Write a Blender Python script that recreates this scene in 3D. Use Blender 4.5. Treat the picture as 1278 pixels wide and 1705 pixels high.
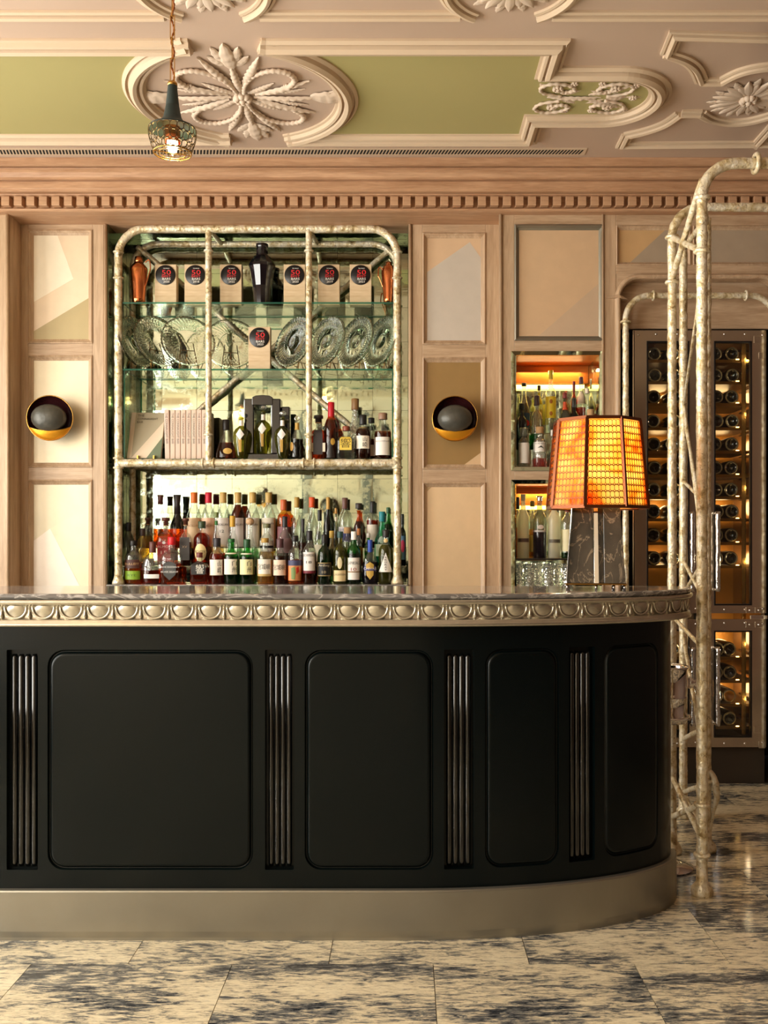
import bpy, math, random
from mathutils import Vector, Matrix, noise
for _o in list(bpy.data.objects): bpy.data.objects.remove(_o, do_unlink=True)
RN = random.Random(11)
PI = math.pi
SC = bpy.context.scene
COL = SC.collection
# ------------------------------------------------------------------ camera (eye height CH, looks along +Y; wall about 5 m away)
F, VX, HY, CH = 1560.0, 676.0, 895.0, 1.33
cam_d = bpy.data.cameras.new('camera'); cam = bpy.data.objects.new('camera', cam_d); COL.objects.link(cam)
cam.location = (0, 0, CH); cam.rotation_euler = (PI/2, 0, 0)
cam_d.sensor_width = 36; cam_d.sensor_fit = 'AUTO'; cam_d.lens = F/1705*36
cam_d.shift_x = -(VX-639)/1705; cam_d.shift_y = (HY-852.5)/1705
cam_d.clip_start = .05
SC.camera = cam
SC.view_settings.view_transform = 'Standard'; SC.view_settings.look = 'None'
SC.view_settings.gamma = 1.0; SC.view_settings.use_curve_mapping = False
SC.view_settings.exposure = 0.0
SC.cycles.use_denoising = True; SC.cycles.adaptive_threshold = .015
SC.cycles.max_bounces = 10; SC.cycles.diffuse_bounces = 5; SC.cycles.glossy_bounces = 6
SC.cycles.transmission_bounces = 6; SC.cycles.transparent_max_bounces = 48
SC.cycles.caustics_reflective = False; SC.cycles.caustics_refractive = False
SC.cycles.sample_clamp_indirect = 6.0
# ------------------------------------------------------------------ world: pale daylight outside the windows
wd = bpy.data.worlds.new('world'); SC.world = wd; wd.use_nodes = True
wd.node_tree.nodes['Background'].inputs[0].default_value = (.80, .86, 1.0, 1)
wd.node_tree.nodes['Background'].inputs[1].default_value = .6
ROOM_L, ROOM_R, ROOM_F, CEIL = -3.3, 3.3, -.45, 3.278
def area_light(name, loc, rot, sx, sy, watt, color, spread=PI):
    l = bpy.data.lights.new(name, 'AREA'); l.shape = 'RECTANGLE'; l.size = sx; l.size_y = sy
    l.energy = watt; l.color = color; l.spread = spread
    o = bpy.data.objects.new(name, l); COL.objects.link(o); o.location = loc; o.rotation_euler = rot
    o['kind'] = 'helper'; return o
def point_light(name, loc, watt, color, radius=.03, parent=None):
    l = bpy.data.lights.new(name, 'POINT'); l.energy = watt; l.color = color; l.shadow_soft_size = radius
    o = bpy.data.objects.new(name, l); COL.objects.link(o); o.location = loc; o.parent = parent
    o['kind'] = 'helper'; return o
# daylight: three tall windows in the street wall (left of the frame), one in the wall behind the camera
WINS = [(-.05, 1.25), (1.55, 2.85), (3.15, 4.35)]
WIN_W = [210, 165, 140]
for (a, b), wt in zip(WINS, WIN_W):
    area_light('window_daylight', (ROOM_L-.14, (a+b)/2, 1.75), (0, -PI/2, 0), 2.3, b-a, wt, (1, .95, .88))
FWIN = [(-3.15, -2.62)]
for a, b in FWIN:
    area_light('window_daylight', ((a+b)/2, ROOM_F-.14, 1.75), (PI/2, 0, 0), b-a, 2.3, 70, (1, .95, .88))

# ================================================================== helpers
def PX(px, D): return (px-VX)*D/F
def PZ(py, D): return CH-(py-HY)*D/F
def W(px, py, D): return Vector((PX(px, D), D, PZ(py, D)))
def s2l(c):
    return tuple(((x/255)/12.92 if x/255 <= .04045 else ((x/255+.055)/1.055)**2.4) for x in c)
class MB:
    def __init__(s): s.v = []; s.f = []; s.m = []; s.s = []
    def add(s, vs, fs, mat=0, smooth=False):
        k = len(s.v); s.v.extend([tuple(v) for v in vs])
        for f in fs: s.f.append([k+i for i in f]); s.m.append(mat); s.s.append(smooth)
        return s
    def box(s, x0, x1, y0, y1, z0, z1, mat=0):
        vs = [(x, y, z) for z in (z0, z1) for y in (y0, y1) for x in (x0, x1)]
        return s.add(vs, [(0,2,3,1),(4,5,7,6),(0,1,5,4),(2,6,7,3),(0,4,6,2),(1,3,7,5)], mat)
    def obox(s, c, ax, ay, az, mat=0):      # oriented box: centre, three half-vectors
        c = Vector(c); vs = [c+i*ax+j*ay+k*az for k in (-1,1) for j in (-1,1) for i in (-1,1)]
        return s.add(vs, [(0,2,3,1),(4,5,7,6),(0,1,5,4),(2,6,7,3),(0,4,6,2),(1,3,7,5)], mat)
    def bar(s, a, b, w, t, n, mat=0):       # flat bar a->b, half width w, half thickness t, face normal n
        a = Vector(a); b = Vector(b); d = b-a
        if d.length < 1e-6: return s
        n = Vector(n).normalized(); u = d.cross(n).normalized()
        return s.obox((a+b)/2, d/2, u*w, n*t, mat)
    def poly(s, pts, mat=0): return s.add(pts, [tuple(range(len(pts)))], mat)
    def extrude(s, pts, d, mat=0):          # closed polygon pts (3D) extruded by vector d
        n = len(pts); d = Vector(d); vs = [Vector(p) for p in pts]+[Vector(p)+d for p in pts]
        fs = [tuple(range(n))[::-1], tuple(range(n, 2*n))]+[(i, (i+1) % n, n+(i+1) % n, n+i) for i in range(n)]
        return s.add(vs, fs, mat)
    def grid(s, rows, mat=0, smooth=True, cu=False, cv=False, matfn=None):
        nr = len(rows); nc = len(rows[0]); k = len(s.v)
        for r in rows: s.v.extend([tuple(p) for p in r])
        for i in range(nr if cv else nr-1):
            for j in range(nc if cu else nc-1):
                a = i*nc+j; b = i*nc+(j+1) % nc; c = ((i+1) % nr)*nc+(j+1) % nc; d = ((i+1) % nr)*nc+j
                s.f.append([k+a, k+b, k+c, k+d]); s.m.append(matfn(i, j) if matfn else mat); s.s.append(smooth)
        return s
    def lathe(s, prof, n=24, c=(0,0,0), axis='Z', mat=0, matfn=None, smooth=True, sx=1, sy=1, ex=2, cap=True):
        c = Vector(c); rows = []
        for r, z in prof:
            row = []
            for i in range(n):
                a = 2*PI*i/n; ca, sa = math.cos(a), math.sin(a)
                q = 1 if ex == 2 else (abs(ca)**ex+abs(sa)**ex)**(-1/ex)
                x, y = r*q*ca*sx, r*q*sa*sy
                row.append(c+(Vector((x, y, z)) if axis == 'Z' else Vector((x, z, y)) if axis == 'Y' else Vector((z, x, y))))
            rows.append(row)
        s.grid(rows, mat, smooth, cu=True, matfn=(lambda i, j: matfn(i)) if matfn else None)
        if cap:
            k = len(s.v)-n*len(prof)
            if prof[0][0] > 1e-5: s.f.append([k+i for i in range(n)][::-1]); s.m.append(matfn(0) if matfn else mat); s.s.append(False)
            if prof[-1][0] > 1e-5: s.f.append([k+n*(len(prof)-1)+i for i in range(n)]); s.m.append(matfn(len(prof)-2) if matfn else mat); s.s.append(False)
        return s
    def tube(s, pts, r, n=10, mat=0, closed=False, cap=True, flat=None, bump=0, freq=30, seed=0):
        pts = [Vector(p) for p in pts]; m = len(pts); rows = []; prev = None
        for i, p in enumerate(pts):
            if closed: t = pts[(i+1) % m]-pts[i-1]
            else: t = pts[min(i+1, m-1)]-pts[max(i-1, 0)]
            t.normalize()
            if prev is None:
                a = Vector((0,0,1)) if abs(t.z) < .9 else Vector((1,0,0)); u = (a-t*a.dot(t)).normalized()
            else: u = (prev-t*prev.dot(t)).normalized()
            prev = u; w = t.cross(u); rr = r[i] if isinstance(r, (list, tuple)) else r(i/(m-1)) if callable(r) else r
            row = []
            for k in range(n):
                a = 2*PI*k/n; d = u*math.cos(a)+w*math.sin(a)
                if flat is not None: d = Vector((d.x, d.y, d.z*flat)) if True else d
                q = rr
                if bump:
                    x = p+d*rr; q = rr*(1+bump*noise.noise(x*freq+Vector((seed,)*3))+bump*.6*noise.noise(x*freq*2.3+Vector((seed+9,)*3)))
                row.append(p+d*q)
            rows.append(row)
        s.grid(rows, mat, True, cu=True, cv=closed)
        if cap and not closed:
            k = len(s.v)-n*m; s.f.append([k+i for i in range(n)][::-1]); s.f.append([k+n*(m-1)+i for i in range(n)])
            s.m += [mat]*2; s.s += [False]*2
        return s
    def sphere(s, c, rx, ry=None, rz=None, n=12, m=8, mat=0, v0=0, v1=1):
        ry = rx if ry is None else ry; rz = rx if rz is None else rz; c = Vector(c)
        rows = [[c+Vector((rx*math.sin(PI*t)*math.cos(2*PI*j/n), ry*math.sin(PI*t)*math.sin(2*PI*j/n), -rz*math.cos(PI*t))) for j in range(n)]
                for t in [v0+(v1-v0)*i/m for i in range(m+1)]]
        return s.grid(rows, mat, True, cu=True)
    def torus(s, c, R, r, axis='Z', n=24, m=8, mat=0, sq=1):
        c = Vector(c); rows = []
        for i in range(n):
            a = 2*PI*i/n; row = []
            for j in range(m):
                b = 2*PI*j/m; q = R+r*math.cos(b); x, y, z = q*math.cos(a), q*math.sin(a), r*math.sin(b)*sq
                row.append(c+(Vector((x,y,z)) if axis == 'Z' else Vector((x,z,y)) if axis == 'Y' else Vector((z,x,y))))
            rows.append(row)
        return s.grid(rows, mat, True, cu=True, cv=True)
    def mesh(s, name, mats=()):
        me = bpy.data.meshes.new(name); me.from_pydata(s.v, [], s.f)
        for m in (mats if isinstance(mats, (list, tuple)) else [mats]): me.materials.append(m)
        me.polygons.foreach_set('material_index', s.m); me.polygons.foreach_set('use_smooth', s.s)
        me.update(); return me
    def build(s, name, mats, parent=None, loc=None, rz=0, bevel=0, kind=None, segs=2):
        return put(name, s.mesh(name, mats), parent, loc, rz, bevel, kind, segs)
def put(name, me, parent=None, loc=None, rz=0, bevel=0, kind=None, segs=2):
    o = bpy.data.objects.new(name, me); COL.objects.link(o); o.parent = parent
    if loc is not None: o.location = loc
    if rz: o.rotation_euler = (0, 0, rz)
    if bevel:
        b = o.modifiers.new('edge', 'BEVEL'); b.width = bevel; b.segments = segs; b.limit_method = 'ANGLE'; b.angle_limit = .6
    if kind: o['kind'] = kind
    return o
def empty(name, loc=(0,0,0), rz=0, parent=None):
    o = bpy.data.objects.new(name, None); COL.objects.link(o); o.location = loc; o.rotation_euler = (0,0,rz); o.parent = parent
    o.empty_display_size = .05; return o
def tag(o, label, cat, group=None):
    o['label'] = label; o['category'] = cat
    if group: o['group'] = group
    return o
def copy_tree(o, parent=None):
    c = o.copy(); COL.objects.link(c); c.parent = parent
    for ch in list(o.children): copy_tree(ch, c)
    return c
def struct(o): o['kind'] = 'structure'; return o
def sweep(path, prof, fn, closed=False, mat=0, mb=None, smooth=False):
    """path: 2D points, prof: (offset to the left of travel, height), fn(u, v, h) -> 3D; mitred corners"""
    mb = mb or MB(); P = [Vector(p).to_2d() for p in path]; n = len(P); rows = []
    for i in range(n):
        a = P[i-1] if (i or closed) else None; b = P[(i+1) % n] if (i < n-1 or closed) else None
        d1 = (P[i]-a).normalized() if a is not None else None; d2 = (b-P[i]).normalized() if b is not None else None
        d1 = d1 or d2; d2 = d2 or d1
        n1 = Vector((-d1.y, d1.x)); n2 = Vector((-d2.y, d2.x)); m = n1+n2
        m = m/max(.25, m.dot(n1)) if m.length > 1e-6 else n1
        rows.append([fn(P[i].x+m.x*o, P[i].y+m.y*o, h) for o, h in prof])
    mb.grid(rows, mat, smooth, cv=closed)
    if not closed and len(prof) > 2: mb.poly(rows[0], mat); mb.poly(rows[-1][::-1], mat)
    return mb
def arc(cx, cy, r, a0, a1, n):
    return [(cx+r*math.cos(math.radians(a0+(a1-a0)*i/n)), cy+r*math.sin(math.radians(a0+(a1-a0)*i/n))) for i in range(n+1)]
def smooth_path(pts, per=8):
    P = [Vector(p) for p in pts]; out = []
    for i in range(len(P)-1):
        p0 = P[max(i-1,0)]; p1 = P[i]; p2 = P[i+1]; p3 = P[min(i+2, len(P)-1)]
        for k in range(per):
            t = k/per; out.append(.5*((2*p1)+(p2-p0)*t+(2*p0-5*p1+4*p2-p3)*t*t+(3*p1-p0-3*p2+p3)*t**3))
    out.append(P[-1]); return out

# ================================================================== materials
def nt(name):
    m = bpy.data.materials.new(name); m.use_nodes = True; t = m.node_tree
    return m, t, t.nodes['Principled BSDF'], t.nodes['Material Output']
def coords(t, scale=(1,1,1), rot=(0,0,0), rand=False):
    tc = t.nodes.new('ShaderNodeTexCoord'); mp = t.nodes.new('ShaderNodeMapping')
    mp.inputs['Scale'].default_value = scale; mp.inputs['Rotation'].default_value = rot
    src = tc.outputs['Object']
    if rand:
        oi = t.nodes.new('ShaderNodeObjectInfo'); mu = t.nodes.new('ShaderNodeVectorMath'); mu.operation = 'SCALE'
        cx = t.nodes.new('ShaderNodeCombineXYZ')
        for k in range(3): t.links.new(oi.outputs['Random'], cx.inputs[k])
        t.links.new(cx.outputs[0], mu.inputs[0]); mu.inputs['Scale'].default_value = 37.
        ad = t.nodes.new('ShaderNodeVectorMath'); ad.operation = 'ADD'
        t.links.new(tc.outputs['Object'], ad.inputs[0]); t.links.new(mu.outputs[0], ad.inputs[1]); src = ad.outputs[0]
    t.links.new(src, mp.inputs['Vector']); return mp.outputs[0]
def noise_tex(t, vec, scale, detail=4, rough=.55, dist=0):
    n = t.nodes.new('ShaderNodeTexNoise'); n.inputs['Scale'].default_value = scale; n.inputs['Detail'].default_value = detail
    n.inputs['Roughness'].default_value = rough; n.inputs['Distortion'].default_value = dist
    t.links.new(vec, n.inputs['Vector']); return n.outputs['Fac']
def ramp(t, fac, stops):
    r = t.nodes.new('ShaderNodeValToRGB'); e = r.color_ramp.elements
    while len(e) < len(stops): e.new(.5)
    for k, (p, c) in enumerate(stops): e[k].position = p; e[k].color = (*c, 1) if len(c) == 3 else c
    t.links.new(fac, r.inputs[0]); return r.outputs['Color']
def mix(t, fac, a, b, kind='MIX'):
    m = t.nodes.new('ShaderNodeMix'); m.data_type = 'RGBA'; m.blend_type = kind
    for sock, v in ((m.inputs[0], fac), (m.inputs[6], a), (m.inputs[7], b)):
        if hasattr(v, 'links'): t.links.new(v, sock)
        elif isinstance(v, (int, float)): sock.default_value = v
        else: sock.default_value = (*v, 1)
    return m.outputs[2]
def bump(t, p, fac, strength, dist=.002):
    b = t.nodes.new('ShaderNodeBump'); b.inputs['Strength'].default_value = strength; b.inputs['Distance'].default_value = dist
    t.links.new(fac, b.inputs['Height']); t.links.new(b.outputs[0], p.inputs['Normal'])
def mat(name, rgb, rough=.5, metal=0, var=0, vscale=6, bmp=0, bscale=60, spec=.5, coat=0, rgb2=None, stretch=(1,1,1), detail=4, rand=False, emit=None, estr=0):
    m, t, p, o = nt(name); c = s2l(rgb); p.inputs['Roughness'].default_value = rough; p.inputs['Metallic'].default_value = metal
    p.inputs['Specular IOR Level'].default_value = spec; p.inputs['Coat Weight'].default_value = coat; p.inputs['Coat Roughness'].default_value = .08
    p.inputs['Base Color'].default_value = (*c, 1)
    if var or bmp:
        v = coords(t, stretch, rand=rand)
        if var:
            c2 = s2l(rgb2) if rgb2 else tuple(x*.55 for x in c)
            f = noise_tex(t, v, vscale, detail)
            t.links.new(ramp(t, f, [(.5-.3*1, tuple(a*(1-var)+b*var for a, b in zip(c, c2))), (.68, c)]), p.inputs['Base Color'])
        if bmp: bump(t, p, noise_tex(t, v, bscale, 3), bmp)
    if emit: p.inputs['Emission Color'].default_value = (*s2l(emit), 1); p.inputs['Emission Strength'].default_value = estr
    return m
def wood(name, rgb, rgb2, horiz=False, rough=.45, sc=1.0):
    m, t, p, o = nt(name); st = (1.2*sc, 14*sc, 14*sc) if horiz else (14*sc, 14*sc, 1.0*sc)
    v = coords(t, st); f = noise_tex(t, v, 2.2, 6, .6, .6); g = noise_tex(t, coords(t, tuple(x*6 for x in st)), 2.2, 3)
    c = ramp(t, f, [(.28, s2l(rgb2)), (.5, tuple((a+b)/2 for a, b in zip(s2l(rgb), s2l(rgb2)))), (.66, s2l(rgb))])
    c = mix(t, .25, c, ramp(t, g, [(.35, s2l(rgb2)), (.6, s2l(rgb))]))
    t.links.new(c, p.inputs['Base Color']); p.inputs['Roughness'].default_value = rough
    bump(t, p, g, .12, .001); return m
def glass(name, tint, gloss=.9, rough=.02, haze=0, hazecol=None, bmp=0, bscale=80, edge=.12, rand=False, base=.03):
    """thin-walled glass: tinted see-through, fresnel mirror, a little haze of its own colour"""
    m, t, p, o = nt(name); t.nodes.remove(p)
    tr = t.nodes.new('ShaderNodeBsdfTransparent'); tr.inputs[0].default_value = (*tint, 1)
    gl = t.nodes.new('ShaderNodeBsdfGlossy'); gl.inputs['Roughness'].default_value = rough; gl.inputs[0].default_value = (gloss,)*3+(1,)
    lw = t.nodes.new('ShaderNodeLayerWeight'); lw.inputs['Blend'].default_value = edge
    mr = t.nodes.new('ShaderNodeMath'); mr.operation = 'ADD'; mr.inputs[1].default_value = base; t.links.new(lw.outputs['Facing'], mr.inputs[0]); 
    pw = t.nodes.new('ShaderNodeMath'); pw.operation = 'MULTIPLY'; pw.inputs[1].default_value = .75; t.links.new(mr.outputs[0], pw.inputs[0])
    base = tr.outputs[0]
    if haze:
        df = t.nodes.new('ShaderNodeBsdfDiffuse'); df.inputs[0].default_value = (*(hazecol or tint), 1)
        tl = t.nodes.new('ShaderNodeBsdfTranslucent'); tl.inputs[0].default_value = (*(hazecol or tint), 1)
        a = t.nodes.new('ShaderNodeMixShader'); a.inputs[0].default_value = .5; t.links.new(df.outputs[0], a.inputs[1]); t.links.new(tl.outputs[0], a.inputs[2])
        b = t.nodes.new('ShaderNodeMixShader'); b.inputs[0].default_value = haze; t.links.new(base, b.inputs[1]); t.links.new(a.outputs[0], b.inputs[2]); base = b.outputs[0]
    mx = t.nodes.new('ShaderNodeMixShader'); t.links.new(pw.outputs[0], mx.inputs[0]); t.links.new(base, mx.inputs[1]); t.links.new(gl.outputs[0], mx.inputs[2])
    if bmp:
        bn = t.nodes.new('ShaderNodeBump'); bn.inputs['Strength'].default_value = bmp; bn.inputs['Distance'].default_value = .004
        vo = t.nodes.new('ShaderNodeTexVoronoi'); vo.inputs['Scale'].default_value = bscale; t.links.new(coords(t), vo.inputs['Vector'])
        t.links.new(vo.outputs['Distance'], bn.inputs['Height'])
        t.links.new(bn.outputs[0], gl.inputs['Normal']); t.links.new(bn.outputs[0], lw.inputs['Normal'])
    t.links.new(mx.outputs[0], o.inputs['Surface']); return m
def emitter(name, rgb, strength):
    m, t, p, o = nt(name); p.inputs['Base Color'].default_value = (*s2l(rgb), 1)
    p.inputs['Emission Color'].default_value = (*s2l(rgb), 1); p.inputs['Emission Strength'].default_value = strength; return m
M = {}
M['wood_v'] = wood('limed_oak_upright', (202, 174, 144), (162, 132, 102))
M['wood_h'] = wood('limed_oak_level', (202, 174, 144), (160, 130, 100), True)
M['wood_c'] = wood('cornice_oak', (198, 158, 124), (156, 114, 82), True)
M['plaster'] = mat('plaster_rose', (190, 166, 147), .7, var=.15, vscale=2, bmp=.05, bscale=40)
M['plaster_l'] = mat('plaster_ornament', (206, 186, 166), .65, bmp=.08, bscale=90)
M['plaster_y'] = mat('plaster_moulding', (203, 181, 155), .6)
M['green'] = mat('ceiling_green', (166, 158, 104), .65, var=.3, vscale=1.6, rgb2=(180, 166, 114))
M['dark'] = mat('near_black', (14, 13, 12), .5)
M['void'] = mat('shadow_gap', (8, 8, 8), .9)
M['lacquer'] = mat('black_green_lacquer', (5, 12, 13), .24, var=.3, vscale=3, rgb2=(11, 18, 18), coat=.0, spec=.2)
M['bronze'] = mat('satin_bronze', (150, 145, 132), .36, .75, var=.3, vscale=5, rgb2=(120, 113, 98))
M['glossy_lac'] = mat('polished_black_lacquer', (10, 12, 11), .1, coat=.5)
M['frieze'] = mat('cast_white_bronze', (200, 193, 176), .26, .85, var=.35, vscale=25, rgb2=(146, 136, 116))
def leaf_metal():
    m, t, p, o = nt('champagne_silver_leaf'); v = coords(t); f = noise_tex(t, v, 26, 6, .62, .4); g = noise_tex(t, v, 95, 4, .6); b = noise_tex(t, v, 48, 3, .5, .3)
    c = ramp(t, f, [(.30, s2l((140, 114, 70))), (.41, s2l((206, 186, 142))), (.52, s2l((232, 220, 190))), (.7, s2l((246, 240, 224)))])
    c = mix(t, ramp(t, g, [(.30, (.8,.8,.8)), (.42, (0,0,0))]), c, s2l((120, 92, 48)))
    t.links.new(c, p.inputs['Base Color']); p.inputs['Metallic'].default_value = .3; p.inputs['Roughness'].default_value = .36
    bump(t, p, b, .8, .008); return m
M['leaf'] = leaf_metal()
M['steel'] = mat('polished_steel', (212, 200, 184), .16, .95, var=.2, vscale=2)
M['chrome'] = mat('chrome', (225, 222, 220), .05, 1)
M['hammered'] = mat('hammered_chrome', (215, 212, 212), .1, 1, bmp=1.0, bscale=55)
M['brass'] = mat('brass', (190, 148, 78), .25, 1)
M['brass_d'] = mat('aged_brass', (120, 88, 44), .35, 1)
M['patina'] = mat('patinated_brass', (76, 62, 40), .4, .8)
M['copper'] = mat('copper', (216, 132, 84), .14, 1, var=.4, vscale=12)
M['verdigris'] = mat('verdigris_paint', (20, 38, 36), .6, var=.5, vscale=30, rgb2=(40, 56, 52), bmp=.3)
M['gold_in'] = mat('hammered_gold', (246, 170, 44), .35, .7, bmp=.5, bscale=150)
M['stone'] = mat('dark_cast_bronze', (84, 82, 74), .4, .2, var=.6, vscale=26, rgb2=(44, 42, 38), bmp=1.0, bscale=36)
M['maroon'] = mat('maroon_enamel', (52, 20, 22), .25, .2)
M['black'] = mat('black_satin', (16, 15, 18), .3)
M['glossblack'] = mat('black_gloss', (12, 10, 18), .07, coat=.6)
M['paper'] = mat('label_paper', (246, 238, 222), .7)
M['white'] = mat('white_label', (242, 236, 228), .6)
M['redp'] = mat('red_print', (214, 30, 40), .5)
M['birch'] = wood('birch_ply', (226, 204, 170), (196, 166, 126), True, .55)
M['cork'] = mat('cork', (190, 150, 104), .8, var=.4, vscale=120)
M['clear'] = glass('clear_glass', (.91, .94, .91), haze=.06, hazecol=(.8, .82, .78), edge=.32)
M['crystal'] = glass('cut_crystal', (.93, .95, .92), haze=.16, hazecol=(.9, .9, .84), bmp=1.0, bscale=95, edge=.35, base=.28)
M['pane'] = glass('window_glass', (.96, .97, .96), edge=.05)
M['sheet'] = glass('shelf_glass', (.90, .96, .92), edge=.06)
M['sheet_edge'] = glass('shelf_glass_edge', (.10, .36, .26), haze=.5, hazecol=(.05, .30, .20), rough=.1)
M['frost'] = glass('frosted_glass', (.75, .78, .70), haze=.55, hazecol=(.78, .80, .70), rough=.35)
def liq(name, rgb, haze=.28, dens=.9):
    c = s2l(rgb); m = max(c); t = tuple(max(.012, (x/m)**.8*dens) for x in c)
    return glass(name, t, haze=haze, hazecol=c)
for k, c in dict(amber=(206,112,32), deep=(140,56,14), red=(120,40,14), gold=(222,168,76), pale=(226,196,130), brown=(86,40,20), grn=(34,112,44), dgrn=(28,52,26), olv=(92,90,34), tea=(20,116,92), smk=(92,92,84), rose=(200,110,100), straw=(214,190,120), violet=(40,34,44), blk=(20,18,16)).items():
    M[k] = liq('glass_'+k, c, dens=dict(brown=.3, red=.62, deep=.7, violet=.3, blk=.12, dgrn=.4, olv=.55, grn=.75, smk=.6).get(k, .9), haze=.34 if k in ('grn','dgrn','olv','tea','blk','violet') else .24)
def flat(rgb, rough=.45):
    k = 'p%d_%d_%d' % rgb
    if k not in M: M[k] = mat('paint_%d_%d_%d' % rgb, rgb, rough)
    return M[k]
def leafmat(rgb):
    k = 'g%d_%d_%d' % rgb
    if k not in M: M[k] = mat('gilded_leaf_%d_%d_%d' % rgb, rgb, .42, .15, var=.3, vscale=14, rgb2=tuple(int(x*.88) for x in rgb), bmp=.04, bscale=30, detail=6)
    return M[k]
def refract(name, rgb=(.97, .98, .96), rough=.0):
    m, t, p, o = nt(name); p.inputs['Base Color'].default_value = (*rgb, 1); p.inputs['Transmission Weight'].default_value = 1
    p.inputs['Roughness'].default_value = rough; p.inputs['IOR'].default_value = 1.3; return m
M['cut'] = refract('cut_lead_crystal')
def floor_marble():
    m, t, p, o = nt('cream_marble_grey_veins')
    rot = (0, 0, math.radians(-34))
    patch = noise_tex(t, coords(t, (1.0, 2.2, 1), rot, rand=True), 2.6, 3, .5, .4)
    fine = noise_tex(t, coords(t, (1.0, 4.6, 1), rot, rand=True), 15, 12, .76, .5)
    grain = noise_tex(t, coords(t, (1.0, 8, 1), (0, 0, math.radians(-40)), rand=True), 38, 7, .72)
    ad = t.nodes.new('ShaderNodeMath'); ad.operation = 'MULTIPLY_ADD'; ad.inputs[1].default_value = .62
    t.links.new(patch, ad.inputs[0]); t.links.new(fine, ad.inputs[2])
    cream, pale, grey, dark = s2l((243, 230, 196)), s2l((229, 213, 178)), s2l((122, 122, 118)), s2l((48, 52, 58))
    c = ramp(t, ad.outputs[0], [(.68, cream), (.77, pale), (.85, grey), (.94, dark)])
    c = mix(t, ramp(t, grain, [(.52, (0,0,0)), (.68, (.7,.7,.7))]), c, s2l((104, 100, 92)))
    t.links.new(c, p.inputs['Base Color']); p.inputs['Roughness'].default_value = .12; p.inputs['Specular IOR Level'].default_value = .5
    return m
M['floor'] = floor_marble()
def vein_marble(name, base, vein, sc=5, rough=.08, thr=.06, st=(1,1,1)):
    m, t, p, o = nt(name); v = coords(t, st, (0, 0, .6)); f = noise_tex(t, v, sc, 8, .6, 1.2); g = noise_tex(t, v, sc*.5, 4)
    c = ramp(t, f, [(.3, s2l(base)), (.5-thr, s2l(base)), (.5, s2l(vein)), (.5+thr, s2l(base))])
    c = mix(t, .35, c, ramp(t, g, [(.35, s2l(base)), (.65, tuple(x*.6 for x in s2l(vein)))]))
    t.links.new(c, p.inputs['Base Color']); p.inputs['Roughness'].default_value = rough; return m
M['grey_marble'] = vein_marble('grey_veined_marble', (96, 92, 90), (196, 190, 184), 7, .07, .05, (1, 3, 3))
M['black_marble'] = vein_marble('black_veined_marble', (24, 20, 18), (150, 132, 110), 15, .12, .022, (1, 1, .5))
def mirror_mat(name, rgb, rough):
    m, t, p, o = nt(name); v = coords(t); f = noise_tex(t, v, 9, 8, .7); g = noise_tex(t, v, 60, 3)
    c = ramp(t, f, [(.28, tuple(x*.25 for x in s2l(rgb))), (.44, s2l(rgb)), (.7, s2l(rgb))])
    t.links.new(c, p.inputs['Base Color']); p.inputs['Metallic'].default_value = 1
    t.links.new(ramp(t, f, [(.3, (.35,)*3), (.5, (rough,)*3)]), p.inputs['Roughness']); return m
M['mirror'] = mirror_mat('antique_mirror', (208, 222, 200), .03)
M['mirror_g'] = mirror_mat('green_antique_mirror', (128, 146, 116), .06)
def onyx():
    m, t, p, o = nt('amber_onyx'); v = coords(t); f = noise_tex(t, v, 9, 5, .55, .8)
    c = ramp(t, f, [(.36, s2l((236, 122, 44))), (.45, s2l((255, 202, 108))), (.6, s2l((255, 234, 176)))])
    tl = t.nodes.new('ShaderNodeBsdfTranslucent'); df = t.nodes.new('ShaderNodeBsdfDiffuse')
    t.links.new(c, tl.inputs[0]); t.links.new(c, df.inputs[0])
    mx = t.nodes.new('ShaderNodeMixShader'); mx.inputs[0].default_value = .25; t.links.new(tl.outputs[0], mx.inputs[1]); t.links.new(df.outputs[0], mx.inputs[2])
    t.nodes.remove(p); t.links.new(mx.outputs[0], o.inputs['Surface']); return m
M['onyx'] = onyx()

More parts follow.
